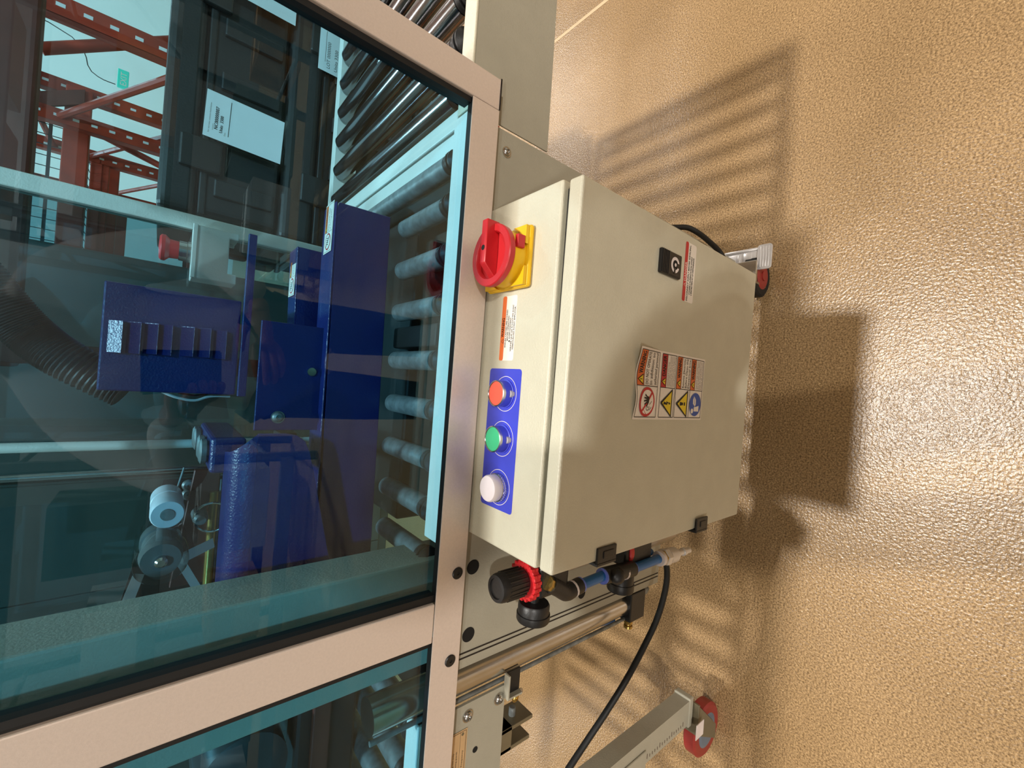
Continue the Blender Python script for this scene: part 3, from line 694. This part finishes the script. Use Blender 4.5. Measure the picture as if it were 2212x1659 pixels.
# ------------------------------------------------------------------ cables
cbp = [aty(1436, 1206, .385), aty(1441, 1235, .385), aty(1437, 1275, .39), aty(1420, 1335, .40), aty(1392, 1395, .41), aty(1352, 1470, .42), aty(1305, 1545, .43), aty(1265, 1605, .44), aty(1210, 1690, .445), aty(1150, 1800, .445), aty(1130, 1900, .445)]
o = B('rubber').path(cbp, .0052, 12, 6); o = tag(o.build('power_cable'), 'black cable hanging in a long curve below the air coupling', 'cable')
o = B('rubber').path([aty(1440, 492, .478), aty(1462, 491, .470), aty(1486, 492, .458), aty(1508, 503, .446), aty(1532, 522, .438), aty(1555, 545, .43), aty(1570, 575, .42)], .0055, 12, 6)
o = tag(o.build('power_cable'), 'short loop of black cable peeking out right of the control box', 'cable')
# ------------------------------------------------------------------ blue sealing head
hd = thing('sealing_unit', (0, .7, .93), 'blue painted sealing head with louvered cover above the rollers', 'machine')
b_ = B('blue_paint'); bl = 'blue_paint'
b_.prism([(-.385, .645, .925), (.2475, .645, .9345), (.2455, .645, 1.012), (.235, .645, 1.0145), (-.385, .645, 1.006)], (0, .004, 0), .0008)
b_.prism([(-.385, .645, 1.0105), (.2455, .645, 1.0145), (.2475, .700, 1.0145), (.20, .702, 1.0145), (-.385, .702, 1.0105)], (0, 0, .0025), .0006)
b_.box((-.385, .698, .93), (.20, .702, 1.011)); SK = b_.build('side_skid', hd)
def skid_sticker(o, r, u, parent):
    sb = MB(); F = Face(o, r, u, sb)
    F.rrect(0, 0, .074, .038, .001, 0, 'sticker_white').frame(.002, .002, .072, .036, .0005, 1, 'ink_grey').line(.031, .002, .031, .036, .0005, 1, 'ink_grey')
    F.rect(.0315, .026, .0715, .0355, 1, 'sticker_orange').tri(.036, .0275, .006, 2, 'ink', 'sticker_yellow', False).text('WARNING', .041, .0285, .005, 2, 'ink', .026)
    F.text('Keep hands clear', .033, .017, .004, 1, 'ink_grey', .034); F.text('of moving belts', .033, .009, .004, 1, 'ink_grey', .030)
    F.disc(.0165, .019, .0125, 1, 'sticker_red').disc(.0165, .019, .0104, 2, 'sticker_white').line(.009, .026, .024, .012, .0014, 3, 'ink_grey')
    for k in range(4): F.line(.012+.003*k, .016, .013+.003*k, .025, .0012, 3, 'ink_grey')
    sb.build('warning_sticker', parent, label='white sticker with an orange band and a red circle')
skid_sticker((.1755, .652, 1.0176), (1, 0, 0), (0, 1, 0), SK)
b_ = B(bl)
b_.prism([(-.02, .742, .96), (.193, .742, .96), (.193, .742, 1.040), (-.02, .742, 1.034)], (0, .004, 0), .0008).prism([(-.02, .742, 1.034), (.193, .742, 1.040), (.193, .792, 1.040), (-.02, .792, 1.034)], (0, 0, .0025), .0006)
SK2 = b_.build('side_skid', hd)
skid_sticker((.117, .747, 1.0418), (1, 0, -.0), (0, 1, 0), SK2)
# large upper arm panel with bent top edge
pr = [(-.45, 1.113)]
arc = []
for k in range(7):
    a = math.radians(90*k/6); arc.append((.595-.025*math.sin(a), 1.095+.025*math.cos(a)))
b_ = B(bl)
outl = [(-.45, 1.0955), (-.110, 1.0955)]+[(-.0885-.0+0, 1.078)]+[(-.0885, 1.062), (-.0905, 1.050), (-.097, 1.040), (-.112, 1.034), (-.140, 1.026), (-.19, 1.010), (-.255, .992), (-.33, .968), (-.45, .93)]
k_ = .575/.64
outl = [(x*k_*1.0, CAMH-(CAMH-z)*k_) for x, z in [(-.40, 1.095), (-.0885, 1.095), (-.0885, 1.062), (-.0915, 1.048), (-.100, 1.037), (-.116, 1.030), (-.150, 1.022), (-.20, 1.010), (-.26, .996), (-.33, .974), (-.40, .952)]]
b_.prism([(x, .570, z) for x, z in outl], (0, .004, 0), .0006)
zt_ = outl[0][1]
vs = []; fs = []
for k in range(9):
    a = math.radians(90*k/8); yy = .595-.025*math.cos(a); zz = zt_+.025*math.sin(a)
    vs += [(outl[0][0], yy, zz), (outl[1][0]-(.024*math.sin(a)), yy, zz)]
    if k: q = 2*k; fs.append((q-2, q-1, q+1, q))
vs += [(outl[0][0], .632, zt_+.025), (outl[1][0]-.03, .632, zt_+.025)]; fs.append((16, 17, 19, 18))
b_.add(vs, fs, True)
b_.build('arm_panel', hd)
# bracket arm with two hand knobs
ab = B(bl).box((-.136, .628, 1.108), (-.092, .800, 1.1455), .005, seg=3); AB = ab.build('knob_arm', hd)
for yy in (.655, .690, .760, .785):
    B('zinc').lathe((-.112, yy, 1.1452), (0, 0, 1), [(0, .012), (.003, .0155), (.008, .0155), (.010, .012), (.010, .001)], 20).build('hand_knob', AB)
# plates under the motor cover
B(bl).box((-.088, .665, .955), (.063, .669, 1.096), .001).build('front_plate', hd)
B(bl).box((-.045, .708, 1.102), (.186, .7155, 1.1125), .001).build('base_rail', hd)
bolt(tuple(aty(600, 901, .664)), .0075, hd, m='zinc'); q = aty(668, 803, .675)
B('chrome').rod((q.x, .66, q.z), (q.x, .70, q.z), .006, 14).build('stud', hd)
# louvered cover
cv = B(bl).box((-.044, .720, 1.1135), (.0905, .93, 1.2565), .002); CV = cv.build('motor_cover', hd)
for px, py in ((251, 727), (291, 730), (328, 732), (359, 735), (406, 738), (442, 741), (476, 745)):
    c = aty(px, py, .7195)
    lv = B(bl).prism([(c.x-.020, .7205, c.z-.006), (c.x-.020, .7085, c.z-.006), (c.x-.020, .7205, c.z+.0085)], (.040, 0, 0), .0004)
    lv.build('louver', CV)
# electrical cable loops under the cover
B('white_plastic').path([aty(350, 846, .73), aty(380, 858, .73), aty(420, 865, .735), aty(455, 856, .74), aty(497, 856, .74)], .0018, 8, 5).build('sensor_cable', hd)
B('wire').path([aty(385, 848, .74), aty(420, 855, .74), aty(450, 850, .745)], .0016, 8, 5).build('sensor_cable', hd)
# vertical guide columns
for px0, px1, r, mm in (((0, 985), (455, 957), .007, 'pale_paint'), ((0, 1039), (400, 1013), .0052, 'steel')):
    q = aty(px1[0], px1[1], .86)
    B(mm).rod((q.x, .86, q.z-.16), (q.x, .86, 1.6), r, 16).build('guide_rod', hd)
B('dark_machine').box((-.19, .835, 1.0), (-.115, .885, 1.03), .003).build('rod_base', hd)
# ------------------------------------------------------------------ tape unit
tu = thing('tape_unit', (-.26, .72, 1.0), 'dark tape cartridge with white roller and clear tape roll left of the blue arm', 'tape unit')
B('dark_machine').prism([(-.175, .79, 1.185), (-.40, .79, 1.235), (-.40, .79, .98), (-.175, .79, .98)], (0, .004, 0)).build('cartridge_plate', tu)
B('rack_dark').prism([(-.16, .775, 1.150), (-.33, .775, 1.17), (-.33, .775, 1.125), (-.16, .775, 1.118)], (0, .010, 0), .001).build('cross_bar', tu)
c = aty(362, 1112, .685)
w_ = B('tape_white').lathe((c.x, .685, c.z), (0, 1, 0), [(0, .0075), (0, .0165), (.004, .018), (.030, .018), (.031, .0172), (.052, .0172), (.053, .018), (.09, .018)], 28, True, False); wr = w_.build('guide_roller', tu, label='white ridged guide roller')
B('zinc').lathe((c.x, .683, c.z), (0, 1, 0), [(0, .0072), (.10, .0072)], 18).build('axle', wr)
c = aty(348, 1216, .66)
w_ = B('clear_plastic').lathe((c.x, .66, c.z), (0, 1, 0), [(0, .010), (0, .0265), (.002, .0275), (.098, .0275), (.10, .0265)], 32, True, False); tr = w_.build('tape_roll', tu, label='roll of clear tape on a steel core')
B('core_grey').lathe((c.x, .668, c.z), (0, 1, 0), [(0, .020), (.018, .0225), (.019, .020), (.06, .020), (.061, .0225), (.085, .0225)], 24).build('roll_core', tr)
B('steel').lathe((c.x, .657, c.z), (0, 1, 0), [(0, .004), (.003, .0065), (.11, .0065)], 16).build('axle', tr)
for px, py in ((408, 1049), (407, 1069)):
    q = aty(px, py, .785); B('zinc').lathe((q.x, .79, q.z), (0, -1, 0), [(0, .0085), (.003, .0085), (.006, .006), (.0065, .002), (.003, .0015)], 18).build('bolt', tu)
q = aty(432, 1116, .75)
B('zinc').lathe((q.x, .77, q.z), (0, -1, 0), [(0, .010), (.03, .0095), (.04, .006)], 16).build('pin', tu)
q = aty(458, 1117, .735); rgm = MB().use('chrome')
R_ = .0205; pts = [(q.x+R_*math.cos(2*math.pi*k/20), .735+.004*math.sin(2*math.pi*k/20), q.z+R_*math.sin(2*math.pi*k/20)) for k in range(21)]
rgm.path(pts, .0016, 8, 2); rgm.build('pull_ring', tu, label='wire pull ring')
q0 = aty(463, 1062, .77); q1 = aty(447, 1262, .77); B('brass').rod((q0.x, .77, q0.z), (q1.x, .77, q1.z), .006, 14).build('spindle', tu)
for (pa, pb, wd) in (((395, 1205), (462, 1172), .014), ((268, 1320), (300, 1240), .012), ((378, 1195), (428, 1275), .010)):
    A0 = aty(*pa, .72); A1 = aty(*pb, .74); d = (A1-A0).normalized(); u = d.cross(Vector((0, 1, 0))).normalized()*wd/2
    B('tape_white').prism([A0-u, A0+u, A1+u, A1-u], (0, .0008, 0)).build('tape_strip', tu)
for (pa, pb) in (((398, 1010), (340, 1185)), ((478, 1035), (460, 1250)), ((395, 1110), (390, 1230))):
    A0 = aty(*pa, .778); A1 = aty(*pb, .778); B('zinc').rod(A0, A1, .0014, 8).build('edge_wire', tu)
# drive motor behind the left pane
mo = thing('gear_motor', (-.62, .70, 1.0), 'dark green gear motor behind the left glass pane', 'motor')
q = aty(520, 1640, .66)
B('hose_black').lathe((q.x, .62, q.z), (0, 1, 0), [(0, .020), (.004, .040), (.010, .052), (.10, .052), (.105, .04)], 28).build('fan_cover', mo)
B('dark_machine').box((q.x-.05, .722, q.z-.05), (q.x+.06, .80, q.z+.05), .006).build('gear_case', mo)
B('hose_black').rod((q.x+.04, .69, q.z-.03), (q.x+.13, .69, q.z-.085), .015, 16).build('torque_arm', mo)
q = aty(460, 1655, .62)
B('blue_paint').box((q.x-.05, .72, q.z-.012), (q.x+.012, .76, q.z+.012), .002).build('mount_plate', mo)
B('dark_machine').box((-.90, .64, .932), (-.412, .69, 1.02), .006).build('drive_housing', mo)
B('rack_dark').box((-.88, .63, .975), (-.44, .639, 1.0), .002).build('belt_guard', mo)
# ------------------------------------------------------------------ emergency stop on the rear post
es = thing('emergency_stop', (.20, .95, 1.10), 'emergency stop with red mushroom button on a pale housing', 'emergency stop')
A = lambda x, y: aty(x, y, .95)
pt = [A(424, 482), A(512, 500), A(510, 520), A(485, 516), A(480, 578), A(502, 582), A(500, 604), A(419, 591)]
pt = [(p.x, .95, p.z) for p in pt]
xm = (pt[0][0], pt[7][0])
hs = B('pale_paint').prism([(.243, .95, 1.166), (.243, .95, 1.098), (.231, .95, 1.098), (.231, .95, 1.112), (.166, .95, 1.112), (.166, .95, 1.098), (.148, .95, 1.098), (.148, .95, 1.166)], (0, .05, 0), .0015)
hs.build('housing', es)
B('pale_paint').box((.148, .945, 1.160), (.243, .95, 1.167), .001).build('lip', es)
B('steel').lathe((.1955, .975, 1.166), (0, 0, 1), [(0, .019), (.006, .019), (.007, .0175), (.018, .0175)], 24).build('lock_ring', es)
B('red_plastic').lathe((.1955, .975, 1.183), (0, 0, 1), [(0, .0155), (.014, .0165), (.020, .0225), (.025, .0225), (.028, .019), (.029, .001)], 28).build('mushroom_button', es, label='red mushroom push button')
B('pale_paint').box((.225, .993, 1.10), (.2449, .9998, 1.16), .001).build('mount', es)
# corrugated hose
hp = [aty(-140, 520, .82), aty(-60, 585, .82), aty(10, 665, .82), aty(70, 725, .82), aty(140, 775, .81), (-.047, .80, 1.232)]
o = B('hose_black').path(hp, .024, 18, 26, .0028)
tag(o.build('corrugated_hose'), 'black corrugated hose curving into the blue motor cover', 'hose')
# ------------------------------------------------------------------ storage cases behind the machine
def case(x0, x1, z0, z1, y, label, tilt):
    c = thing('storage_case', ((x0+x1)/2, y+.2, z0), label, 'case', 'black storage cases behind the conveyor')
    h = z1-z0; lid = z1-h*.28
    b = B('dark_case').box((x0, y, z0), (x1, y+.42, lid-.004), .012, seg=3); body = b.build('body', c)
    B('dark_case').box((x0-.010, y-.010, lid), (x1+.010, y+.43, z1), .012, seg=3).build('lid', c)
    B('dark_case').box((x0-.006, y-.006, lid-.018), (x1+.006, y+.425, lid-.005), .003).build('rim', c)
    n = 5
    for k in range(n):
        xr = x0+(x1-x0)*(k+.5)/n
        B('dark_case').box((xr-.018, y-.010, z0+.012), (xr+.018, y+.004, lid-.03), .003).build('rib', c)
    for k in (.2, .8):
        xr = x0+(x1-x0)*k
        B('black_plastic').box((xr-.032, y-.020, lid-.040), (xr+.032, y-.006, lid+.030), .004).build('latch', c)
    return c
def paper(parent, o, r, u, wd, ht, lines):
    sb = MB(); F = Face(o, r, u, sb); F.rect(0, 0, wd, ht, 0, 'paper')
    for (t, x, y, h, ww) in lines: F.text(t, x*wd, y*ht, h, 1, 'ink', ww)
    F.line(.22*wd, .74*ht, .92*wd, .74*ht, .0008, 1, 'ink')
    return sb.build('paper_label', parent, label='white printed paper label')
ft = aty(640, 470, 1.08)
c1 = case(.305, .86, 1.015, 1.222, 1.09, 'upper black storage case with a large white paper label', 0)
c2 = case(.300, .87, .780, 1.012, 1.085, 'lower black storage case showing a wavy latch line above the rollers', 0)
c3 = case(.300, .87, .55, .778, 1.085, 'bottom black storage case of the stack, mostly hidden by the conveyor', 0)
# clear pocket and paper label hung on the case
pk = B('clear_plastic').prism([tuple(aty(*p, 1.0655)) for p in ((447, 190), (622, 262), (610, 362), (432, 297))], (0, .0015, 0)); pk.build('label_pocket', c1)
q = [aty(*p, 1.0615) for p in ((437, 290), (450, 208), (615, 265), (605, 355))]
r_ = (q[1]-q[0]); u_ = (q[0]-q[3])
pm = MB(); F = Face(q[3], q[2]-q[3], q[0]-q[3], pm)
Wp = (q[2]-q[3]).length; Hp = (q[0]-q[3]).length
F.u = (q[0]-q[3]).normalized(); F.n = Vector((0, -1, 0))
F.rect(0, 0, Wp, Hp, 0, 'paper').line(.15*Wp, .70*Hp, .92*Wp, .70*Hp, .0012, 1, 'ink')
F.text('NC00000007', .22*Wp, .835*Hp, .006, 1, 'ink', .045, bold=.0003); F.text('Units  3300', .18*Wp, .775*Hp, .0055, 1, 'ink', .034, bold=.0003)
F.text('For this tote: contents listed below', .10*Wp, .93*Hp, .0026, 1, 'ink_grey', .060); F.text('Location', .18*Wp, .885*Hp, .0026, 1, 'ink_grey'); F.text('Date', .14*Wp, .735*Hp, .0026, 1, 'ink_grey')
pm.build('paper_label', c1, label='white paper label with a code and a unit count')
q = aty(640, 52, 1.06); paper(c1, (q.x-.0, 1.0755-.008, q.z), (1, 0, 0), (0, 0, 1), .10, .14, ())
q = aty(783, 88, 1.03); paper(c2, (.690, 1.0735-.010, .905), (1, 0, 0), (0, 0, 1), .10, .055, (('LOT 0000000', .1, .55, .007, .06), ('Units 3300', .1, .25, .007, .05)))
st = thing('cart', (.58, 1.3, 0), 'dark steel cart carrying the black storage cases', 'cart')
B('dark_machine').box((.27, 1.05, .520), (.90, 1.56, .549), .003).build('deck', st)
for x in (.31, .68):
    for y in (1.07, 1.52): B('dark_machine').box((x, y, .0), (x+.025, y+.025, .519)).build('leg', st)
# ------------------------------------------------------------------ pallet racks
def upright(parent, x, y, h, wdt=.075, m='rack_orange'):
    u = B(m).box((x-wdt/2, y-.003, 0), (x+wdt/2, y+.003, h)).box((x-wdt/2, y, 0), (x-wdt/2+.004, y+.06, h)).box((x+wdt/2-.004, y, 0), (x+wdt/2, y+.06, h))
    o = u.build('upright', parent)
    s = B('wire_white')
    z = .35
    while z < min(h, 3.2):
        s.box((x-.007, y-.0042, z), (x+.007, y-.0028, z+.026)); z += .075
    s.build('slot', o, kind='stuff')
def rack(x, y, d, nbay, bw, beams, label, m='rack_orange', h=4.2, mesh=True, back=True, group='pallet racks'):
    t = thing('pallet_rack', (x+bw*nbay/2, y+d/2, 0), label, 'rack', group)
    for k in range(nbay+1):
        for yy in ((y, y+d) if back else (y,)): upright(t, x+k*bw, yy, h, m=m)
        for q in range(5):
            z0 = .4+q*.75
            B(m).rod((x+k*bw, y+.05, z0), (x+k*bw, y+d, z0+(.55 if q % 2 else -.0)), .018, 8).build('brace', t)
    for z in beams:
        for yy in ((y-.03, y+d+.03) if back else (y-.03,)):
            B(m).box((x, yy-.022, z-.055), (x+bw*nbay, yy+.022, z+.055), .006).build('beam', t)
        if mesh:
            g = B('wire')
            for k in range(int(bw*nbay/.06)): g.box((x+.03+k*.06, y, z+.053), (x+.034+k*.06, y+d, z+.057))
            for k in range(int(d/.10)): g.box((x, y+.05+k*.10, z+.057), (x+bw*nbay, y+.054+k*.10, z+.061))
            g.build('wire_deck', t, kind='stuff')
    return t
rack(1.31, 2.4, 1.1, 1, 2.6, (1.98, 3.0), 'nearest orange pallet rack seen through the right end of the guard', mesh=True)
r2 = rack(-.36, 3.64, 1.1, 1, 1.90, (.16, 1.645), 'middle orange pallet rack with wire mesh behind the black cases', mesh=True)
g = B('wire')
for k in range(30): g.box((-.40+k*.062, 3.76, 1.71), (-.396+k*.062, 3.764, 2.5))
for k in range(14): g.box((-.36, 3.758, 1.72+k*.06), (1.52, 3.762, 1.704+k*.06))
g.build('wire_panel', r2, kind='stuff')
B('rack_dark').prism([(1.16, 3.565, 2.14), (1.245, 3.565, 2.14), (1.53, 3.565, 1.62), (1.445, 3.565, 1.62)], (0, .02, 0)).build('gusset', r2)
B('rack_orange').rod((1.469, 4.0, 1.623), (1.37, 4.0, 1.27), .022, 10).build('brace', r2)
rack(-.3, 5.0, 1.1, 1, 1.94, (1.0, 1.60), 'farthest orange pallet rack in front of the white wall', mesh=True)
B('rack_orange').rod((1.284, 2.75, 1.665), (1.56, 2.75, 1.24), .024, 10).build('brace', bpy.data.objects['pallet_rack'])
# single crossing beam close above the cases
t = thing('rack_beam', (.8, 1.72, 1.5), 'thick dark red rack beam crossing high behind the cases', 'beam')
B('rack_dark').box((-.05, 1.70, 1.49), (2.2, 1.75, 1.585), .008).build('bar', t)
for x in (-.04, 2.14): B('rack_dark').box((x, 1.69, 0), (x+.06, 1.76, 1.62), .003).build('post', t)
# orange crate with wire on the floor under the conveyor
cr = thing('wire_crate', (.52, 2.2, 0), 'orange crate with white wire mesh on the floor behind the machine', 'crate')
B('crate_orange').box((.30, 2.05, .02), (.92, 2.30, .20), .006).build('bin', cr)
g = B('wire_white')
for k in range(8): g.box((.30+k*.085, 2.03, .01), (.306+k*.085, 2.036, .24))
for z in (.02, .12, .23): g.box((.28, 2.028, z), (.94, 2.034, z+.006))
g.build('wire_grid', cr, kind='stuff')
# cabinets added as a backdrop to keep the view through the rear pane dark
cx1 = aty(345, 566, 2.6).x
for k, lab in enumerate(('added dark grey-green backdrop cabinet nearest the pallet racks behind the machine', 'added dark grey-green backdrop cabinet in the middle of the row behind the machine', 'added dark grey-green backdrop cabinet at the left end of the row behind the machine')):
    xa = cx1-1.0*(k+1)
    t = thing('backdrop_cabinet', (xa+.5, 2.8, 0), lab, 'cabinet', 'added backdrop cabinets behind the machine')
    B('cabinet').box((xa+.003, 2.60, 0), (xa+.997, 3.05, 2.3), .006).build('body', t)
    for q in range(2):
        d_ = B('cabinet').box((xa+.012+q*.49, 2.585, .06), (xa+.498+q*.49, 2.60, 2.28), .003).build('door', t)
        B('zinc').box((xa+.46+q*.06, 2.565, 1.02), (xa+.475+q*.06, 2.585, 1.16), .003).build('handle', d_)
# exit sign on the far wall with its cable, and a grey pipe
ex = thing('exit_sign', (3.74, 7.95, 1.7), 'small lit green exit sign hanging before the white wall', 'sign')
q = aty(266, 172, 7.9); d = .12
eb = B('exit_green').box((q.x-.12, 7.88, q.z-.055), (q.x+.12, 7.92, q.z+.055), .005); eb.build('light_panel', ex)
sb = MB(); F = Face((q.x, 7.8795, q.z-.04), (1, 0, 0), (0, 0, 1), sb); F.text('EXIT', 0, .005, .062, 0, 'sticker_white', .17, 'C'); sb.build('lettering', ex)
B('wire').path([(q.x-.1, 7.9, q.z+.07), (q.x-.05, 7.9, q.z+.3), (q.x+.35, 7.9, q.z+.7), (q.x+.4, 7.9, q.z+3)], .006, 8, 5).build('cable', ex)
# ------------------------------------------------------------------ shelving behind the photographer (reflected in the glass)
for x0, lab in ((-4.6, 'grey pallet rack of boxes on the left behind the photographer'), (.9, 'grey pallet rack of boxes on the right behind the photographer')):
    t = rack(x0, -4.4, 1.0, 2, 1.9, (.25, 1.15, 2.1, 3.1), lab, m='rack_grey', mesh=False, group='racks behind the photographer')
LV = ['lowest', 'middle', 'upper']
ORD = ('first', 'second', 'third', 'fourth', 'fifth')
for x0, side in ((-4.6, 'left'), (.9, 'right')):
    for z, lev in ((.305, 'lowest'), (1.205, 'middle'), (2.155, 'upper')):
        for k in range(4):
            x = x0+.10+.86*(k % 2)+1.9*(k//2)
            wd = random.uniform(.5, .78); ht = random.uniform(.3, .6)
            mm = ('box_pale', 'box_green', 'carton')[(k+LV.index(lev)) % 3]; o = B(mm).box((x, -4.30, z+.001), (x+wd, -3.75, z+ht), .004).build('carton')
            tag(o, {'box_pale': 'pale grey', 'box_green': 'grey-green', 'carton': 'brown'}[mm]+' carton, %s from the left, %s level of the %s rear rack' % (ORD[k], lev, side), 'carton', 'cartons on the racks behind the photographer')
# ------------------------------------------------------------------ the photographer reflected in the guard glass
pe = thing('person', (.12, -.55, 0), 'person in a grey hooded jacket holding up a phone, reflected in the glass', 'person')
def skin(name, V, E, Rr, m, parent, root=0, sub=2):
    me = bpy.data.meshes.new(name); me.from_pydata([Vector(v)-wo(parent) for v in V], E, []); o = bpy.data.objects.new(name, me); COL.objects.link(o)
    o.parent = parent; me.materials.append(MATS[m])
    md = o.modifiers.new('skin', 'SKIN'); md.use_smooth_shade = True
    sk = me.skin_vertices[0].data
    for i, r in enumerate(Rr): sk[i].radius = (r, r) if not isinstance(r, tuple) else r; sk[i].use_root = (i == root)
    s = o.modifiers.new('sub', 'SUBSURF'); s.levels = sub; s.render_levels = sub
    return o
def refl(px, py, Y): p = aty(px, py, .885-Y); return Vector((p.x, Y, p.z))   # where a thing must stand to be mirrored there
X0, Y0 = .03, -.50
shr = refl(170, 575, Y0+.03); wr = refl(555, 640, -.27); fr = refl(600, 870, -.25)
V = [(X0, Y0-.02, .98), (X0, Y0, 1.10), (X0, Y0+.02, 1.25), (X0, Y0+.03, shr.z-.01), (X0, Y0+.05, shr.z+.10), (X0, Y0+.08, shr.z+.17),
     shr, (shr.x+.09, Y0+.07, 1.12), wr, (X0-.19, Y0+.03, shr.z-.02), (X0-.31, Y0+.16, 1.13), (-.115, -.14, 1.185),
     (X0+.10, Y0-.02, .92), (X0+.11, Y0+.01, .50), (X0+.12, Y0-.03, .10), (X0+.12, Y0+.12, .04),
     (X0-.10, Y0-.02, .92), (X0-.11, Y0+.03, .50), (X0-.12, Y0, .10), (X0-.12, Y0+.15, .04)]
E_ = [(0, 1), (1, 2), (2, 3), (3, 4), (4, 5), (3, 6), (6, 7), (7, 8), (3, 9), (9, 10), (10, 11), (0, 12), (12, 13), (13, 14), (14, 15), (0, 16), (16, 17), (17, 18), (18, 19)]
Rr = [(.15, .11), (.15, .11), (.16, .12), (.14, .10), .062, .055, .082, .062, .040, .078, .058, .034, .085, .062, .042, .04, .085, .062, .042, .04]
skin('body', V, E_, Rr, 'fabric_grey', pe)
tr_ = skin('trousers', [V[0], V[12], V[13], V[14], V[16], V[17], V[18]], [(0, 1), (1, 2), (2, 3), (0, 4), (4, 5), (5, 6)], [(.155, .118), .092, .072, .056, .092, .072, .056], 'fabric_dark', pe)
hdm = MB().use('skin'); hc_ = Vector((X0, Y0+.11, shr.z+.265))
bmh = bmesh.new(); bmesh.ops.create_uvsphere(bmh, u_segments=28, v_segments=20, radius=1)
for v in bmh.verts:
    p = v.co.copy(); x, y, z = p
    jaw = 1-.24*max(0, -z)
    q = Vector((x*.075*jaw, y*.094*(1-.08*max(0, -z)), z*.118))
    if y > .55:
        q.y += .020*math.exp(-((x/.16)**2+((z+.08)/.22)**2))+.006*math.exp(-((x/.3)**2+((z+.48)/.09)**2))
        for ex_ in (-.36, .36): q.y -= .010*math.exp(-(((x-ex_)/.16)**2+((z-.08)/.11)**2))
    v.co = q+hc_
hdm.bm(bmh, True)
for sx_ in (-1, 1): hdm.ball(hc_+Vector((sx_*.077, -.004, -.006)), .028, .35, .7, 1.1, 12)
HD = hdm.build('head', pe)
eb = B('white_plastic')
for sx_ in (-.028, .028): eb.ball(hc_+Vector((sx_, .079, .008)), .0105)
eb.use('ink')
for sx_ in (-.028, .028): eb.ball(hc_+Vector((sx_, .087, .007)), .0048)
eb.build('eyes', HD)
hb_ = MB().use('hair'); bmh = bmesh.new(); bmesh.ops.create_uvsphere(bmh, u_segments=24, v_segments=16, radius=1)
for v in bmh.verts:
    x, y, z = v.co; v.co = Vector((x*.081, y*.098-.008, max(z, -.15+.55*max(0, y))*.122+.008))+hc_
hb_.bm(bmh, True); hb_.build('hair', HD)
# phone, lens at its corner just behind the viewpoint
C0 = Vector((0, 0, CAMH)); ph = MB().use('phone_black')
PR = rt; PD = dn; PF = fw
pc_ = C0-PF*.012+PR*.055+(-PD)*(-.022)
M3 = Matrix((PR, PD, PF)).transposed()
b2 = bmesh.new(); bmesh.ops.create_cube(b2, size=1)
for v in b2.verts: v.co = Vector((v.co.x*.147, v.co.y*.072, v.co.z*.008))
bmesh.ops.bevel(b2, geom=b2.edges[:], offset=.003, segments=2, affect='EDGES')
for v in b2.verts: v.co = M3 @ v.co + pc_
ph.bm(b2)
PHN = tag(ph.build('phone'), 'black phone held upright in front of the reflected person', 'phone')
# hands round the long edges of the phone
def hand(wrist, side):
    """side +1: lower long edge (towards PD), -1: the other"""
    e = pc_+PR*.03+PD*side*.036
    pal = e+PD*side*.022-PF*.018
    V = [wrist, wrist.lerp(pal, .6), pal]; E = [(0, 1), (1, 2)]; Rr = [(.024, .019), (.030, .017), (.032, .015)]
    for i, (off, ln) in enumerate(((-.030, .9), (-.010, 1.05), (.010, 1.0), (.029, .82))):
        b0 = pal+PR*off*.8
        k1 = e+PR*off+PD*side*.012+PF*.004
        k2 = e+PR*off+PF*.0165-PD*side*.006*ln
        k3 = e+PR*off+PF*.0150-PD*side*.020*ln
        n = len(V); V += [b0, k1, k2, k3]; E += [(2, n), (n, n+1), (n+1, n+2), (n+2, n+3)]; Rr += [.010, .0088, .0080, .0066]
    n = len(V); V += [pal-PR*.035-PF*.006, e-PR*.040-PF*.014-PD*side*.010, e-PR*.030-PF*.014-PD*side*.028]; E += [(1, n), (n, n+1), (n+1, n+2)]; Rr += [.0115, .0095, .0078]
    return skin('hand', V, E, Rr, 'skin', pe, 0, 2)
hand(Vector(V[11]), 1 if (Vector(V[11])-pc_).dot(PD) > 0 else -1)
# the other hand hangs half closed in front of the belly
d = (fr-wr); d.y = .0; L_ = d.length; d.normalize(); dn2 = Vector((0, .35, -1)).normalized()
V2 = [wr, wr+d*L_*.30, wr+d*L_*.48]; E2 = [(0, 1), (1, 2)]; R2 = [(.030, .024), (.040, .020), (.042, .018)]
for i, (off, ln) in enumerate(((.032, .95), (.011, 1.05), (-.011, 1.0), (-.031, .8))):
    b0 = V2[2]+Vector((0, 0, off*.8))
    n = len(V2); V2 += [b0, b0+d*.045*ln+Vector((0, .004, off*.1)), b0+d*.072*ln+Vector((0, -.014, 0)), b0+d*.085*ln+Vector((0, -.034, 0))]
    E2 += [(2, n), (n, n+1), (n+1, n+2), (n+2, n+3)]; R2 += [.0115, .0102, .0092, .0078]
n = len(V2); V2 += [wr+d*L_*.22+Vector((0, .006, .030)), wr+d*L_*.40+Vector((0, .022, .052)), wr+d*L_*.55+Vector((0, .030, .058))]; E2 += [(1, n), (n, n+1), (n+1, n+2)]; R2 += [.014, .011, .009]
skin('hand', V2, E2, R2, 'skin', pe, 0, 2)
